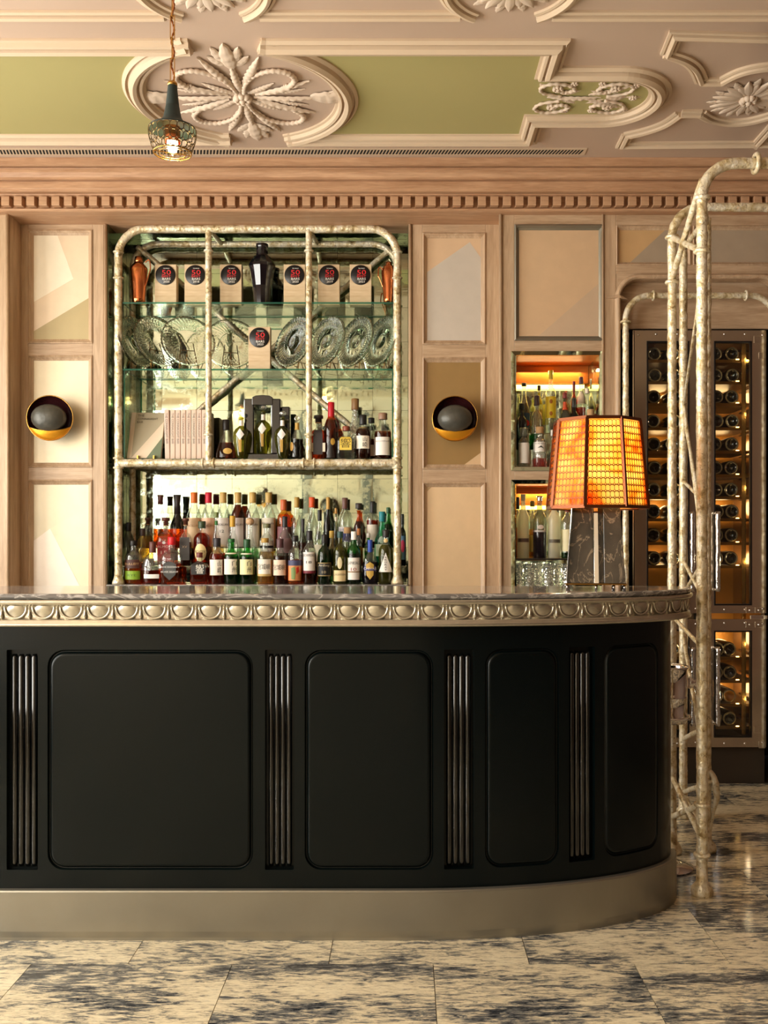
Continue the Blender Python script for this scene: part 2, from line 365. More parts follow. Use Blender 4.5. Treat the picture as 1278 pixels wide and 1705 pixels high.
# ------------------------------------------------------------------ lettering: all words become meshes once
WORDS = ['50','BEST','BARS',"THE WORLD'S",'2018','2019','2020','2021','2022','2023','THE','CONNAUGHT','BAR','THE CONNAUGHT BAR','響','山崎','山','崎','白州','白','州','宮城峡',
 'LAPHROAIG','10','BOWMORE','18','Ardbeg','A','R','D','Y','MACALLAN','12','CHIVAS','BELVEDERE','DALMORE','15','LAGAVULIN',"MICHTER'S",'SILVER SELECT',"JACK DANIEL'S",'BULLEIT','RYE','WOODFORD','XO','XV','BALVENIE','NUESO','WHISKY','VODKA']
TXT = {}
def _make_text():
    obs = []
    for w in WORDS:
        cu = bpy.data.curves.new('txt', 'FONT'); cu.body = w; cu.size = 1; cu.align_x = 'CENTER'; cu.resolution_u = 2
        o = bpy.data.objects.new('txt', cu); COL.objects.link(o); obs.append(o)
    bpy.context.view_layer.update(); dg = bpy.context.evaluated_depsgraph_get()
    for w, o in zip(WORDS, obs):
        me = bpy.data.meshes.new_from_object(o.evaluated_get(dg)); vs = [v.co.copy() for v in me.vertices]; fs = [tuple(p.vertices) for p in me.polygons]
        if vs:
            x0 = min(v.x for v in vs); x1 = max(v.x for v in vs); y0 = min(v.y for v in vs); y1 = max(v.y for v in vs)
            TXT[w] = ([((v.x-(x0+x1)/2)/max(1e-6, x1-x0), (v.y-(y0+y1)/2)/max(1e-6, y1-y0)) for v in vs], fs, (x1-x0)/max(1e-6, y1-y0))
        else: TXT[w] = ([(-.5,-.5),(.5,-.5),(.5,.5),(-.5,.5)], [(0,1,2,3)], 1)
        bpy.data.meshes.remove(me); cu = o.data; bpy.data.objects.remove(o); bpy.data.curves.remove(cu)
_make_text()
def letters(mb, word, w, h, fn, mat=0, turn=0):
    """word fitted in w x h, fn(u, v) -> 3D"""
    vs, fs, asp = TXT[word]; out = []
    for x, y in vs:
        u, v = x*w, y*h
        if turn: u, v = v, -u
        out.append(fn(u, v))
    return mb.add(out, fs, mat)
# ================================================================== the room
D1, D2, D3 = 5.0, 5.15, 5.487           # wall face, recessed bays, mirror at the back of the bottle niche
# floor: grout bed + marble slabs in running bond
floor = struct(MB().box(ROOM_L-.2, ROOM_R+.2, ROOM_F-.2, 5.9, -.12, -.006).build('floor', flat((120, 104, 78))))
SLX, SLY = .626, .435
slab = MB().box(-SLX/2+.0012, SLX/2-.0012, -SLY/2+.0012, SLY/2-.0012, -.006, 0).mesh('floor_slab', M['floor'])
for r in range(-1, 6):
    y0 = 2.922+SLY*(r-1)-SLY*0; off = .084 if r % 2 == 0 else .384
    for k in range(-5, 5):
        x = off+SLX*(k+.5)
        put('floor_slab', slab, floor, (x, y0+SLY/2, 0))
# floor nearer than the slabs in the picture
MB().box(ROOM_L-.1, ROOM_R+.1, ROOM_F-.1, 2.922-2*SLY, -.006, 0).build('near_paving', M['floor'], floor)
MB().box(2.83, ROOM_R+.1, 2.922-2*SLY, 5.7, -.006, 0).build('side_paving', M['floor'], floor)
MB().box(ROOM_L-.1, -2.8, 2.922-2*SLY, 5.7, -.006, 0).build('side_paving', M['floor'], floor)

# side and front walls
M['cream_wall'] = mat('cream_wall', (232, 220, 198), .6, var=.15, vscale=3); M['cream_trim'] = mat('cream_trim', (214, 198, 170), .55)
wl = struct(empty('wall_left'))
def wall_y(parent, x0, x1, wins, y0, y1, m):       # wall across Y with window openings
    ys = [y0]+[v for w in wins for v in w]+[y1]
    for i in range(0, len(ys), 2): MB().box(x0, x1, ys[i], ys[i+1], 0, CEIL).build('wall_pier', m, parent)
    for a, b in wins:
        MB().box(x0, x1, a, b, 0, .55).build('wall_apron', m, parent); MB().box(x0, x1, a, b, 2.95, CEIL).build('wall_lintel', m, parent)
wall_y(wl, ROOM_L-.12, ROOM_L, WINS, ROOM_F, 5.7, M['wood_v'])
for i, (a, b) in enumerate(WINS):
    w = struct(empty('window_%d' % (i+1), (ROOM_L-.05, (a+b)/2, .55)))
    h = (b-a)/2; mb = MB()
    for y in (-h+.03, 0, h-.03): mb.box(-.03, .03, y-.03, y+.03, 0, 2.4)
    for z in (.03, .8, 1.6, 2.37): mb.box(-.028, .028, -h, h, z-.03, z+.03)
    mb.build('window_frame', flat((222, 214, 200)), w)
    MB().box(-.003, .003, -h, h, 0, 2.4).build('pane', M['pane'], w)
wf = struct(empty('wall_front'))
fy0, fy1 = ROOM_F-.12, ROOM_F
xs = [ROOM_L]+[v for w in FWIN for v in w]+[ROOM_R]
M['unseen_dark'] = mat('unseen_dark_wall', (96, 70, 52), .6)  # dark brown for unseen walls; front wall's right end darkened to cut bounce
MB().box(xs[0], xs[1], fy0, fy1, 0, CEIL).build('wall_pier', M['cream_wall'], wf); MB().box(xs[2], .3, fy0, fy1, 0, CEIL).build('wall_pier', M['cream_wall'], wf); MB().box(.3, xs[3], fy0, fy1, 0, CEIL).build('wall_pier', M['unseen_dark'], wf)
for i, (a, b) in enumerate(FWIN):
    MB().box(a, b, fy0, fy1, 0, .55).build('wall_apron', M['wood_v'], wf); MB().box(a, b, fy0, fy1, 2.95, CEIL).build('wall_lintel', M['wood_v'], wf)
    w = struct(empty('window_%d' % (i+4), ((a+b)/2, ROOM_F-.05, .55))); h = (b-a)/2; mb = MB()
    for x in (-h+.03, 0, h-.03): mb.box(x-.03, x+.03, -.03, .03, 0, 2.4)
    for z in (.03, .8, 1.6, 2.37): mb.box(-h, h, -.028, .028, z-.03, z+.03)
    mb.build('window_frame', flat((222, 214, 200)), w); MB().box(-h, h, -.003, .003, 0, 2.4).build('pane', M['pane'], w)
# panelling and cornice of the opposite wall (it shows in the mirror)
for i, x in enumerate([-3.0, -1.1, -.35, .4, 1.15, 1.9, 2.65]):
    for z0, z1 in ((.35, 1.0), (1.12, 1.75), (1.87, 2.75)):
        MB().box(x, x+.55, fy1, fy1+.012, z0, z1).build('panel', leafmat((236, 220, 192) if x < .2 else (120, 92, 68)), wf, bevel=.004)  # unseen right-hand panels darkened along with the wall behind them
for x in (-1.22, -.46, 1.05, 1.8):
    MB().box(x-.05, x+.05, fy1, fy1+.03, 0, 2.9).build('pilaster', flat((120, 122, 116)), wf)
mb = MB().box(ROOM_L, ROOM_R, fy1, fy1+.09, 3.03, 3.07).box(ROOM_L, ROOM_R, fy1, fy1+.05, 3.07, 3.13).box(ROOM_L, ROOM_R, fy1, fy1+.2, 3.13, CEIL)
mb.build('cornice', M['cream_trim'], wf)
mb = MB()
for k in range(100): x = ROOM_L+.0658*k; mb.box(x, x+.042, fy1+.05, fy1+.09, 3.072, 3.122)
mb.build('dentil_band', M['cream_trim'], wf, kind='stuff')
wr = struct(MB().box(ROOM_R, ROOM_R+.12, ROOM_F-.12, 5.8, 0, CEIL).build('wall_right', M['unseen_dark']))

# ------------------------------------------------------------------ back wall
wb = struct(empty('wall_back'))
TOP = 3.09
def bx(name, px0, px1, py0, py1, D, th, m, bevel=.002, proud=0):
    """board on the wall: pixel rectangle at depth D, thickness th behind it"""
    x0, x1 = PX(px0, D), PX(px1, D); z1, z0 = PZ(py0, D), PZ(py1, D)
    return MB().box(x0, x1, D-proud, D+th, z0, z1).build(name, m, wb, bevel=bevel)
xl, xr = PX(16, D1), PX(836, D1)
MB().box(ROOM_L, PX(10, D1), D1, 5.3, 0, TOP).build('pier', M['wood_v'], wb, bevel=.002)
MB().box(PX(10,D1), xl, D1+.004, 5.3, 0, TOP).build('pier_return', M['wood_v'], wb)
MB().box(xl-.001, xr+.001, D1, D2+.35, PZ(365, D2), TOP+.02).build('head_board', M['wood_h'], wb)
MB().box(xr, xr+.05, D1+.004, 5.3, 0, TOP).build('pier_return', M['wood_v'], wb)
def bead(px, D, z0, z1, r=.0095):
    MB().lathe([(r, 0), (r, z1-z0)], 12, (0,0,0)).build('bead', M['wood_v'], wb, (PX(px, D), D-.004, z0))
bead(13, D1, 0, PZ(353, D1)); bead(833, D1, 0, PZ(353, D1)); bead(176, D2, 1.0, PZ(365, D2)); bead(682.5, D2, 1.0, PZ(365, D2))
bead(1003, D1, 0, PZ(353, D1), .006)
ZB = PZ(1010, D2)
def moulding(px0, px1, py0, py1, D, m, w=.026, h=.012):
    """picture-frame moulding round a panel, outer edge given"""
    x0, x1, z1, z0 = PX(px0, D), PX(px1, D), PZ(py0, D), PZ(py1, D)
    prof = [(0, 0), (0, -.006), (w*.22, -.009), (w*.35, -.002), (w*.45, -.001), (w*.55, h*.4), (w*.8, h*.7), (w, h)]
    return sweep([(x0,z0),(x1,z0),(x1,z1),(x0,z1)], prof, lambda u, v, q: Vector((u, D+q, v)), True).build('panel_moulding', m, wb)
def field(px0, px1, py0, py1, D, base, shapes=()):
    """gilded panel; coloured leaf shapes (pixel polygons at the panel) laid on it"""
    Dp = D+.013
    o = MB().box(PX(px0, D), PX(px1, D), Dp, Dp+.01, PZ(py1, D), PZ(py0, D)).build('panel', leafmat(base), wb)
    for k, (rgb, pts) in enumerate(shapes):
        pp = [Vector((PX(x, D), Dp-.0006*(k+1), PZ(y, D))) for x, y in pts]
        MB().extrude(pp, (0, .0005, 0)).build('leaf_inlay', leafmat(rgb), o)
def bay(sx0, ox0, ox1, sx1, D, rows, last):
    """stile | panels | stile with rails between"""
    bx('stile', sx0, ox0, 365, 1500, D, .05, M['wood_v']); bx('stile', ox1, sx1, 365, 1500, D, .05, M['wood_v'])
    ys = 365
    for y0, y1 in rows:
        bx('rail', ox0, ox1, ys, y0, D, .05, M['wood_h']); ys = y1
        moulding(ox0, ox1, y0, y1, D, M['wood_v'])
    bx('rail', ox0, ox1, ys, 1500, D, .05, M['wood_h'])
bay(28, 47, 154, 172.5, D2, [(383, 572), (592, 778), (799, 1090)], 0)
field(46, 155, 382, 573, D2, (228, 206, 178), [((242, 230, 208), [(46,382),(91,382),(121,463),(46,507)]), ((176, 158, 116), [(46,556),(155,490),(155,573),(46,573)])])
field(46, 155, 591, 779, D2, (230, 214, 182))
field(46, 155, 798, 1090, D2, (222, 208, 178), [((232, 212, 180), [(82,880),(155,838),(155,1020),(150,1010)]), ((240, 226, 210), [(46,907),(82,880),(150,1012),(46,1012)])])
bay(686, 703, 808, 832, D2, [(388, 574), (595, 781), (803, 1090)], 0)
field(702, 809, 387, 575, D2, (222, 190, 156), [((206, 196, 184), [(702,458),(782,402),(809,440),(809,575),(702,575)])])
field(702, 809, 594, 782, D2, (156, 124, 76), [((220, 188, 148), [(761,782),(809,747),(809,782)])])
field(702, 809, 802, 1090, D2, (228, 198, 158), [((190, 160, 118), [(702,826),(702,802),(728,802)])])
# niche surround, sill and mirrors
nx0, nx1 = PX(180, D2), PX(679, D2); nz1 = PZ(366, D2); SILL = 1.073
MB().box(nx0-.03, nx1+.03, D2, D2+.4, 0, SILL-.035).build('niche_base', M['wood_h'], wb)
sill = struct(MB().box(nx0, nx1, D2-.035, D3, SILL-.032, SILL).build('trim_2', M['grey_marble'], bevel=.004))
mir = tag(empty('wall_mirror', (0, 0, 0)), 'antiqued mirror tiles lining the bottle niche', 'mirror')
nt_x, nt_z = 8, 10; tw = (nx1-nx0)/nt_x; th = (nz1-SILL)/nt_z
tile = MB().box(-tw/2+.0007, tw/2-.0007, 0, .006, -th/2+.0007, th/2-.0007).mesh('mirror_tile', M['mirror'])
for i in range(nt_x):
    for j in range(nt_z):
        o = put('mirror_tile', tile, mir, (nx0+tw*(i+.5), D3, SILL+th*(j+.5)))
        o.rotation_euler = (RN.uniform(-.003,.003), 0, RN.uniform(-.003,.003))
MB().box(nx0, nx1, D3+.006, D3+.02, SILL, nz1).build('mirror_backing', M['void'], mir)
for x, s in ((nx0-.006, 0), (nx1, 0)):
    MB().box(x, x+.006, D2+.004, D3, SILL, nz1).build('side_mirror', M['mirror_g'], mir)
MB().box(nx0, nx1, D2+.004, D3, nz1, nz1+.006).build('top_mirror', M['mirror_g'], mir)
# ------------------------------------------------------------------ right of the niche, wall face
bx('stile', 836, 856, 353, 1420, D1, .05, M['wood_v']); bx('stile', 1003, 1025, 353, 1420, D1, .05, M['wood_v'])
bx('rail', 856, 1003, 353, 374, D1, .05, M['wood_h'])
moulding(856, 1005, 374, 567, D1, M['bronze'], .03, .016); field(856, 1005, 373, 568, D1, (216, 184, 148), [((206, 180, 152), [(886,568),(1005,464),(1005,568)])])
bx('rail', 856, 1003, 567, 586, D1, .05, M['wood_h']); bx('rail', 856, 1003, 784, 800, D1, .05, M['wood_h'])
bx('rail', 856, 1003, 1000, 1420, D1, .05, M['wood_h'])
NB = D1+.36
def lit_niche(py0, py1, name):
    x0, x1, z1, z0 = PX(859, D1), PX(997, D1), PZ(py0, D1), PZ(py1, D1)
    o = tag(empty(name[0], ((x0+x1)/2, D1, z0)), name[1], 'niche'); cx = (x0+x1)/2; h = z1-z0; w = (x1-x0)/2
    MB().box(-w-.006, -w, 0, .36, 0, h).build('side_panel', M['mirror'], o); MB().box(w, w+.006, 0, .36, 0, h).build('side_panel', M['mirror'], o)
    MB().box(-w, w, .354, .36, 0, h).build('back_mirror', M['mirror'], o)
    MB().box(-w, w, 0, .36, -.02, 0).build('base_board', M['steel'], o)
    wd_ = wood('amber_board_'+name[0], (224, 128, 40), (188, 92, 26), True)
    MB().box(-w, w, 0, .36, h, h+.012).build('top_board', wd_, o)
    MB().box(-w, w, .290, .305, h-.10, h-.002).build('light_pelmet', wd_, o, bevel=.002)
    MB().box(-w+.02, w-.02, .31, .325, h-.125, h-.105).build('light_strip', emitter('strip_'+name[0], (255, 206, 96), 9), o)
    # chamfered mirror frame
    fx0, fx1 = -w-.028, w+.022
    prof = [(0, 0), (0, -.008), (.02, -.003), (.022, .02)]
    sweep([(fx0, -.022), (fx1, -.022), (fx1, h+.022), (fx0, h+.022)], prof, lambda u, v, q: Vector((u, q, v)), True).build('mirror_frame', M['mirror'], o)
    return o, cx, z0, h
nA = lit_niche(592, 777, ('bottle_niche', 'mirror-framed lit niche of spirits, upper of the two beside the amber lamp'))
nB = lit_niche(806, 1000, ('bottle_niche', 'mirror-framed lit niche with frosted bottles and glasses behind the amber lamp'))
for (o, cx, z0, h) in (nA, nB):
    l = area_light('niche_light', (0, .27, h-.03), (math.radians(-20), 0, 0), .36, .03, 1.6, (1, .68, .3)); l.parent = o
# above the wine cabinet
bx('rail', 1025, 1340, 353, 378, D1, .05, M['wood_h']); bx('rail', 1025, 1340, 440, 456, D1, .05, M['wood_h']); bx('stile', 1146, 1156, 378, 440, D1, .05, M['wood_v'])
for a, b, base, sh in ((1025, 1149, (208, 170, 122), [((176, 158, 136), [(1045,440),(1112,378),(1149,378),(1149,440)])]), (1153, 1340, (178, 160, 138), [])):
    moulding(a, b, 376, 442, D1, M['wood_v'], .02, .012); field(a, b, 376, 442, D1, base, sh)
# arch
ax0, ax1, azt, ar = PX(1028, D1), PX(1302, D1), PZ(461, D1), .118
path = [(ax0, .0), (ax0, azt-ar)]+arc(ax0+ar, azt-ar, ar, 180, 90, 10)+arc(ax1-ar, azt-ar, ar, 90, 0, 10)+[(ax1, 0)]
sweep(path, [(.016, 0), (.016, -.004), (.012, -.014), (.004, -.022), (-.004, -.022), (-.012, -.014), (-.014, 0), (-.014, .06)], lambda u, v, q: Vector((u, D1+q, v)), smooth=False).build('arch_moulding', M['wood_v'], wb)
mb = MB(); zt = PZ(455, D1)
top = [p for p in path if p[1] >= azt-ar-1e-6]
rows = [[Vector((x, D1+.002, z)) for x, z in top], [Vector((x, D1+.002, zt)) for x, z in top]]
mb.grid(rows, 0, False); mb.build('arch_spandrel', M['wood_h'], wb)
MB().box(PX(1022, D1), ax0, D1+.002, D1+.05, 0, zt).build('arch_jamb', M['wood_v'], wb)
MB().box(ax1, ROOM_R, D1+.002, D1+.05, 0, TOP).build('arch_jamb', M['wood_v'], wb)
MB().box(ax0-.02, ax1+.02, D1+.07, D1+.1, PZ(548, 5.08), PZ(440, D1)).build('tympanum_board', M['wood_h'], wb)
MB().box(ax0-.05, ax1+.05, D1+.62, D1+.65, 0, PZ(540, 5.08)).build('cabinet_recess', M['void'], wb)
MB().box(ax0-.05, ax0-.01, D1+.05, D1+.65, 0, 2.6).build('cabinet_recess', M['void'], wb)
MB().box(ROOM_L, ROOM_R, 5.72, 5.8, 0, CEIL).build('wall_core', M['dark'], wb)
# low part of the wall behind the bar
MB().box(xr, PX(1022, D1), D1+.05, D1+.09, 0, PZ(1000, D1)).build('wall_core', M['wood_v'], wb)
# ------------------------------------------------------------------ cornice with dentils
prof = [(4.80, CEIL), (4.80, 3.2360), (4.826, 3.2360), (4.826, 3.2310), (4.816, 3.2300), (4.816, 3.2270), (4.830, 3.2240), (4.842, 3.2175), (4.850, 3.2070), (4.856, 3.1975), (4.866, 3.1930), (4.874, 3.1915), (4.892, 3.1915), (4.892, 3.1855), (4.882, 3.1850),
        (4.882, 3.150), (4.887, 3.148), (4.887, 3.135), (4.924, 3.135), (4.924, 3.130), (4.935, 3.124), (4.96, 3.122), (4.96, 3.072), (4.952, 3.070), (4.945, 3.066), (4.945, 3.060), (4.955, 3.054), (4.985, 3.052), (D1+.01, 3.050), (5.3, 3.050), (5.3, CEIL)]
cor = struct(MB().extrude([Vector((ROOM_L, d, z)) for d, z in prof], (ROOM_R-ROOM_L, 0, 0)).build('trim_1', M['wood_c'], bevel=.0015))
dent = MB().box(-.021, .021, -.045, 0, -.048, 0).mesh('dentil', M['wood_c'])
k0 = PX(8.5, 4.915)
for k in range(-2, 64):
    put('dentil', dent, cor, (k0+.0658*k-.0, 4.96, 3.1215), bevel=.0015)
# ================================================================== ceiling
ceil = struct(MB().box(ROOM_L-.15, ROOM_R+.15, ROOM_F-.15, 5.8, CEIL, CEIL+.1).build('ceiling', M['plaster']))
def CP(px, py): D = (CEIL-CH)*F/(HY-py); return (PX(px, D), D)
down = lambda u, v, h: Vector((u, v, CEIL-h))
BIG = [(-.05, 0), (-.05, .010), (-.037, .020), (-.035, .007), (-.025, .010), (-.022, .030), (-.006, .042), (.010, .036), (.013, .016), (.020, .014), (.023, .030), (.034, .027), (.038, .011), (.05, .009), (.05, 0)]
def flip(p): return [(-a, b) for a, b in p][::-1]
THIN = [(-.03, 0), (-.03, .010), (-.019, .014), (-.018, .006), (-.012, .006), (-.011, .022), (.002, .026), (.011, .018), (.012, .006), (.018, .006), (.019, .012), (.03, .010), (.03, 0)]
def cm(name, path, prof, m='plaster_y'): return sweep(path, prof, down).build(name, M[m], ceil)
CX, CY = -.722, 4.135        # centre of the round medallion
yn, yf = 3.706, 4.562        # centre lines of the long mouldings (near, far)
ex = .592
endp = [(-.572, yn), (ex, yn), (ex, CY-.217)]+[(.896, CY-.217)]+arc(.896, CY, .217, -90, 90, 28)[1:-1]+[(.896, CY+.217), (ex, CY+.217), (ex, yf), (-.572, yf)]
cm('border_moulding', endp, BIG)
cm('border_moulding', [(-.854, yn), (ROOM_L, yn)], BIG); cm('border_moulding', [(ROOM_L, yf), (-.854, yf)], BIG)
for a0, a1 in ((-72, 72), (108, 252)): cm('medallion_rim', arc(CX, CY, .46, a0, a1, 48), BIG)
# green fields: thin plates outside the medallion
for sgn in (1, -1):
    inner = [(CX+sgn*.44*math.cos(math.radians(a)), CY+.44*math.sin(math.radians(a))) for a in range(-62, 63, 4)]
    if sgn > 0: out = [(ex, yf), (ex, CY+.21), (.896, CY+.21)]+arc(.896, CY, .21, 90, -90, 20)+[(ex, CY-.21), (ex, yn)]
    else: out = [(ROOM_L, yf), (ROOM_L, yn)]
    pts = [Vector((x, y, CEIL-.004)) for x, y in inner+out]
    if sgn > 0:
        mb = MB().poly([Vector((x, y, CEIL-.004)) for x, y in inner+[(ex, yf), (ex, yn)]])
        mb.poly([Vector((x, y, CEIL-.004)) for x, y in [(ex, CY-.21)]+[(.896, CY-.21)]+arc(.896, CY, .21, -90, 90, 20)[1:-1]+[(.896, CY+.21), (ex, CY+.21)]])
    else: mb = MB().poly(pts)
    mb.build('green_field', M['green'], ceil)
# front rosettes' rings and the thin line moulding they interrupt
for rx in (CX, .372):
    for a0, a1 in ((-60, 60), (120, 240)): cm('rosette_rim', arc(rx, 3.297, .235, a0, a1, 30), THIN)
yl = 3.49
for a, b in ((ROOM_L, -.90), (-.545, .20), (.545, ROOM_R)): cm('line_moulding', [(a, yl), (b, yl)], THIN)
# shaped panel on the right
def C_(pts): return [CP(x, y) for x, y in pts]
cm('shaped_moulding', C_([(1290, 62), (1124, 57), (1111, 88)]), THIN)
cm('shaped_moulding', [v[:] for v in smooth_path([Vector(p) for p in C_([(1111, 88), (1140, 98), (1158, 112), (1168, 134)])], 6)], THIN)
cm('shaped_moulding', C_([(1168, 134), (1200, 134)]), THIN)
cm('shaped_moulding', [v[:] for v in smooth_path([Vector(p) for p in C_([(1200, 134), (1230, 119), (1262, 111), (1300, 108)])], 6)], THIN)
cm('shaped_moulding', C_([(1300, 238), (1036, 240), (1045, 222)]), THIN)
cm('shaped_moulding', [v[:] for v in smooth_path([Vector(p) for p in C_([(1041, 224), (1075, 216), (1108, 204), (1133, 187)])], 6)], THIN)
cm('shaped_moulding', C_([(1133, 187), (1166, 187)]), THIN)
cm('shaped_moulding', [v[:] for v in smooth_path([Vector(p) for p in C_([(1166, 187), (1185, 197), (1215, 202), (1250, 199), (1290, 188)])], 6)], THIN)
cm('shaped_moulding', C_([(1258, 241), (1290, 205)]), THIN)
# ---- ornament pieces
def leaf_mesh(name, lobes=4, wd=.2, ht=.1, nu=14, nv=8):
    rows = []
    for i in range(nu+1):
        u = i/nu; w = wd*math.sin(PI*min(1, u*.92+.08))**.75*(1+.45*abs(math.sin(lobes*PI*u))); row = []
        for j in range(nv+1):
            v = -1+2*j/nv
            h = ht*(1-v*v)**.5*(.5+.5*math.sin(PI*u))*(.72+.28*abs(math.cos(2.5*PI*v)))*(1+.25*math.cos(lobes*2*PI*u))+.03*math.sin(PI*u)
            row.append(Vector((u, v*w, -h)))
        rows.append(row)
    return MB().grid(rows, 0, True).mesh(name, M['plaster_l'])
LEAF = leaf_mesh('acanthus_leaf', 4, .15, .075); FROND = leaf_mesh('leaf_frond', 8, .055, .045, 34, 6); PETAL = leaf_mesh('petal', 1, .10, .07, 8, 8)
def leaf(me, a, b, wscale=1.0, name=None, hs=1.0):
    a = Vector(a); b = Vector(b); d = b-a; L = d.length
    o = put(name or me.name, me, ceil, (a.x, a.y, CEIL-.002)); o.rotation_euler = (0, 0, math.atan2(d.y, d.x)); o.scale = (L, L*wscale, L*hs); return o
def scroll(pts, r0, r1, k=9, name='scroll'):
    P = smooth_path([Vector((x, y, CEIL-.012)) for x, y in pts], 10); n = len(P)
    return MB().tube(P, [(r0+(r1-r0)*i/n)*(1+.24*math.sin(i*2*PI/ (n/ (k*1.0)))) for i in range(n)], 8, flat=.9).build(name, M['plaster_l'], ceil)
def floret(x, y, r, n=7, name='floret'):
    mb = MB()
    for i in range(n):
        a = 2*PI*i/n; mb.sphere((math.cos(a)*r*.62, math.sin(a)*r*.62, -r*.25), r*.36, r*.36, r*.4, 8, 5)
    mb.sphere((0,0,-r*.45), r*.34, r*.34, r*.36, 8, 5); return mb.build(name, M['plaster_l'], ceil, (x, y, CEIL-.002))
for sx in (1, -1):
    for sy in (1, -1):
        T = lambda u, v: (CX+sx*u, CY+sy*v)
        scroll([T(.015,.05), T(.035,.13), T(.085,.205), T(.16,.245), T(.23,.225), T(.25,.165), T(.215,.105)], .009, .0125, 20)
        leaf(FROND, T(.02,.10), T(.125,.345), 1.1); leaf(FROND, T(.06,.02), T(.31,.15), 1.0); leaf(FROND, T(.03,.03), T(.155,.125), 1.6)
        leaf(FROND, T(.15,.04), T(.285,.075), 1.2); floret(*T(.212,.10), .022)
    leaf(LEAF, (CX+sx*.30, CY), (CX+sx*.48, CY), 1.5); leaf(FROND, (CX+sx*.05, CY), (CX+sx*.33, CY), .9)
    leaf(FROND, (CX+sx*.33, CY+.01), (CX+sx*.42, CY+.06), 1.5); leaf(FROND, (CX+sx*.33, CY-.01), (CX+sx*.42, CY-.06), 1.5)
    leaf(LEAF, (CX, CY+sx*.25), (CX, CY+sx*.45), .9); leaf(FROND, (CX, CY+sx*.04), (CX, CY+sx*.29), 1.0)
    for q in (1, -1):
        leaf(LEAF, (CX+q*.015, CY+sx*.27), (CX+q*.085, CY+sx*.35), 1.0); leaf(LEAF, (CX+q*.02, CY+sx*.30), (CX+q*.055, CY+sx*.42), .9)
floret(CX, CY, .045, 8)
# end ornament on the green
for sy in (1, -1):
    for x, s in ((.70, 1), (.86, -1)):
        T = lambda u, v: (x+s*u, CY+sy*v)
        scroll([T(-.02,.02), T(-.10,.05), T(-.12,.10), T(-.07,.135), T(0,.12), T(.03,.08), T(-.01,.06), T(-.045,.08)], .0075, .009, 16)
        floret(*T(-.045,.085), .026); leaf(FROND, T(-.02,.02), T(.06,.06), 1.8); floret(*T(.02,.125), .018, 6)
    leaf(FROND, (.80, CY+sy*.02), (.97, CY+sy*.10), 1.3); floret(.985, CY+sy*.11, .02, 6)
    leaf(FROND, (.60, CY+sy*.07), (.57, CY+sy*.13), 2)
leaf(LEAF, (.88, CY), (.97, CY), 2.0, 'vase'); leaf(FROND, (.96, CY), (1.04, CY), 1.6); leaf(FROND, (.62, CY), (.86, CY), .9); floret(1.0, CY, .02)
def rosette(cx, cy, r):
    for i in range(22):
        a = 2*PI*i/22+.1; q = r*(1 if i % 2 else .9)
        leaf(PETAL, (cx+r*.2*math.cos(a), cy+r*.2*math.sin(a)), (cx+q*math.cos(a), cy+q*math.sin(a)), 1.25, hs=1.2)
    for i in range(11):
        a = 2*PI*i/11; leaf(LEAF, (cx+r*.6*math.cos(a), cy+r*.6*math.sin(a)), (cx+r*1.08*math.cos(a+.08), cy+r*1.08*math.sin(a+.08)), 1.1)
    floret(cx, cy, r*.26, 9)
rosette(1.515, 4.15, .165); rosette(CX, 3.297, .165); rosette(.372, 3.297, .165)
# slot vent along the cornice
vx0, vx1 = ROOM_L, PX(975, 4.72); vy0, vy1 = 4.685, 4.765
MB().box(vx0, vx1, vy0, vy1, CEIL-.004, CEIL).build('vent_plate', M['plaster_y'], ceil)
mb = MB(); n = int((vx1-vx0)/.0165)
for k in range(n):
    x = vx1-.014-.0165*k; mb.extrude([(x, vy0+.014, CEIL-.0046), (x-.009, vy0+.014, CEIL-.0046), (x-.022, vy1-.014, CEIL-.0046), (x-.013, vy1-.014, CEIL-.0046)], (0, 0, .0004))
mb.build('vent_slots', M['void'], ceil, kind='stuff')
# ================================================================== bar counter
BY, BA, BB, BX0 = 3.092, 1.005, .42, -2.7
BR = BY+BB                                # depth of the widest point of the rounded end
def _barpath():
    pts = [(BX0+(0-BX0)*i/60, BY, 0, -1) for i in range(60)]
    for i in range(73):
        t = PI/2*i/72; nx, ny = math.sin(t)/BA, -math.cos(t)/BB; l = math.hypot(nx, ny)
        pts.append((BA*math.sin(t), BR-BB*math.cos(t), nx/l, ny/l))
    s = 0; out = []
    for i, p in enumerate(pts):
        if i: s += math.hypot(p[0]-pts[i-1][0], p[1]-pts[i-1][1])
        out.append((s,)+p)
    return out
BP = _barpath(); BS = BP[-1][0]
def bar_at(s, off=0):
    s = min(max(s, 0), BS)
    lo, hi = 0, len(BP)-1
    while hi-lo > 1:
        m = (lo+hi)//2
        if BP[m][0] <= s: lo = m
        else: hi = m
    a, b = BP[lo], BP[hi]; t = (s-a[0])/max(1e-9, b[0]-a[0])
    x, y, nx, ny = [a[k]+(b[k]-a[k])*t for k in (1, 2, 3, 4)]; l = math.hypot(nx, ny)
    return x+nx/l*off, y+ny/l*off, nx/l, ny/l
def s_of_px(px, off=-.02):
    best = 0
    lo, hi = 0, BS-.05
    for _ in range(50):
        m = (lo+hi)/2; x, y, _a, _b = bar_at(m, off)
        if VX+x*F/y < px: lo = m
        else: hi = m
    return lo
def bpt(s, z, off=0): x, y, _a, _b = bar_at(s, off); return Vector((x, y, z))
def s_samples(s0, s1, step=.03):
    n = max(1, int(math.ceil((s1-s0)/step))); return [s0+(s1-s0)*i/n for i in range(n+1)]
bar = tag(empty('bar_counter', (-.6, BY, 0)), 'black panelled bar counter with rounded end and cast metal frieze', 'bar counter')
BL = -Vector(bar.location)
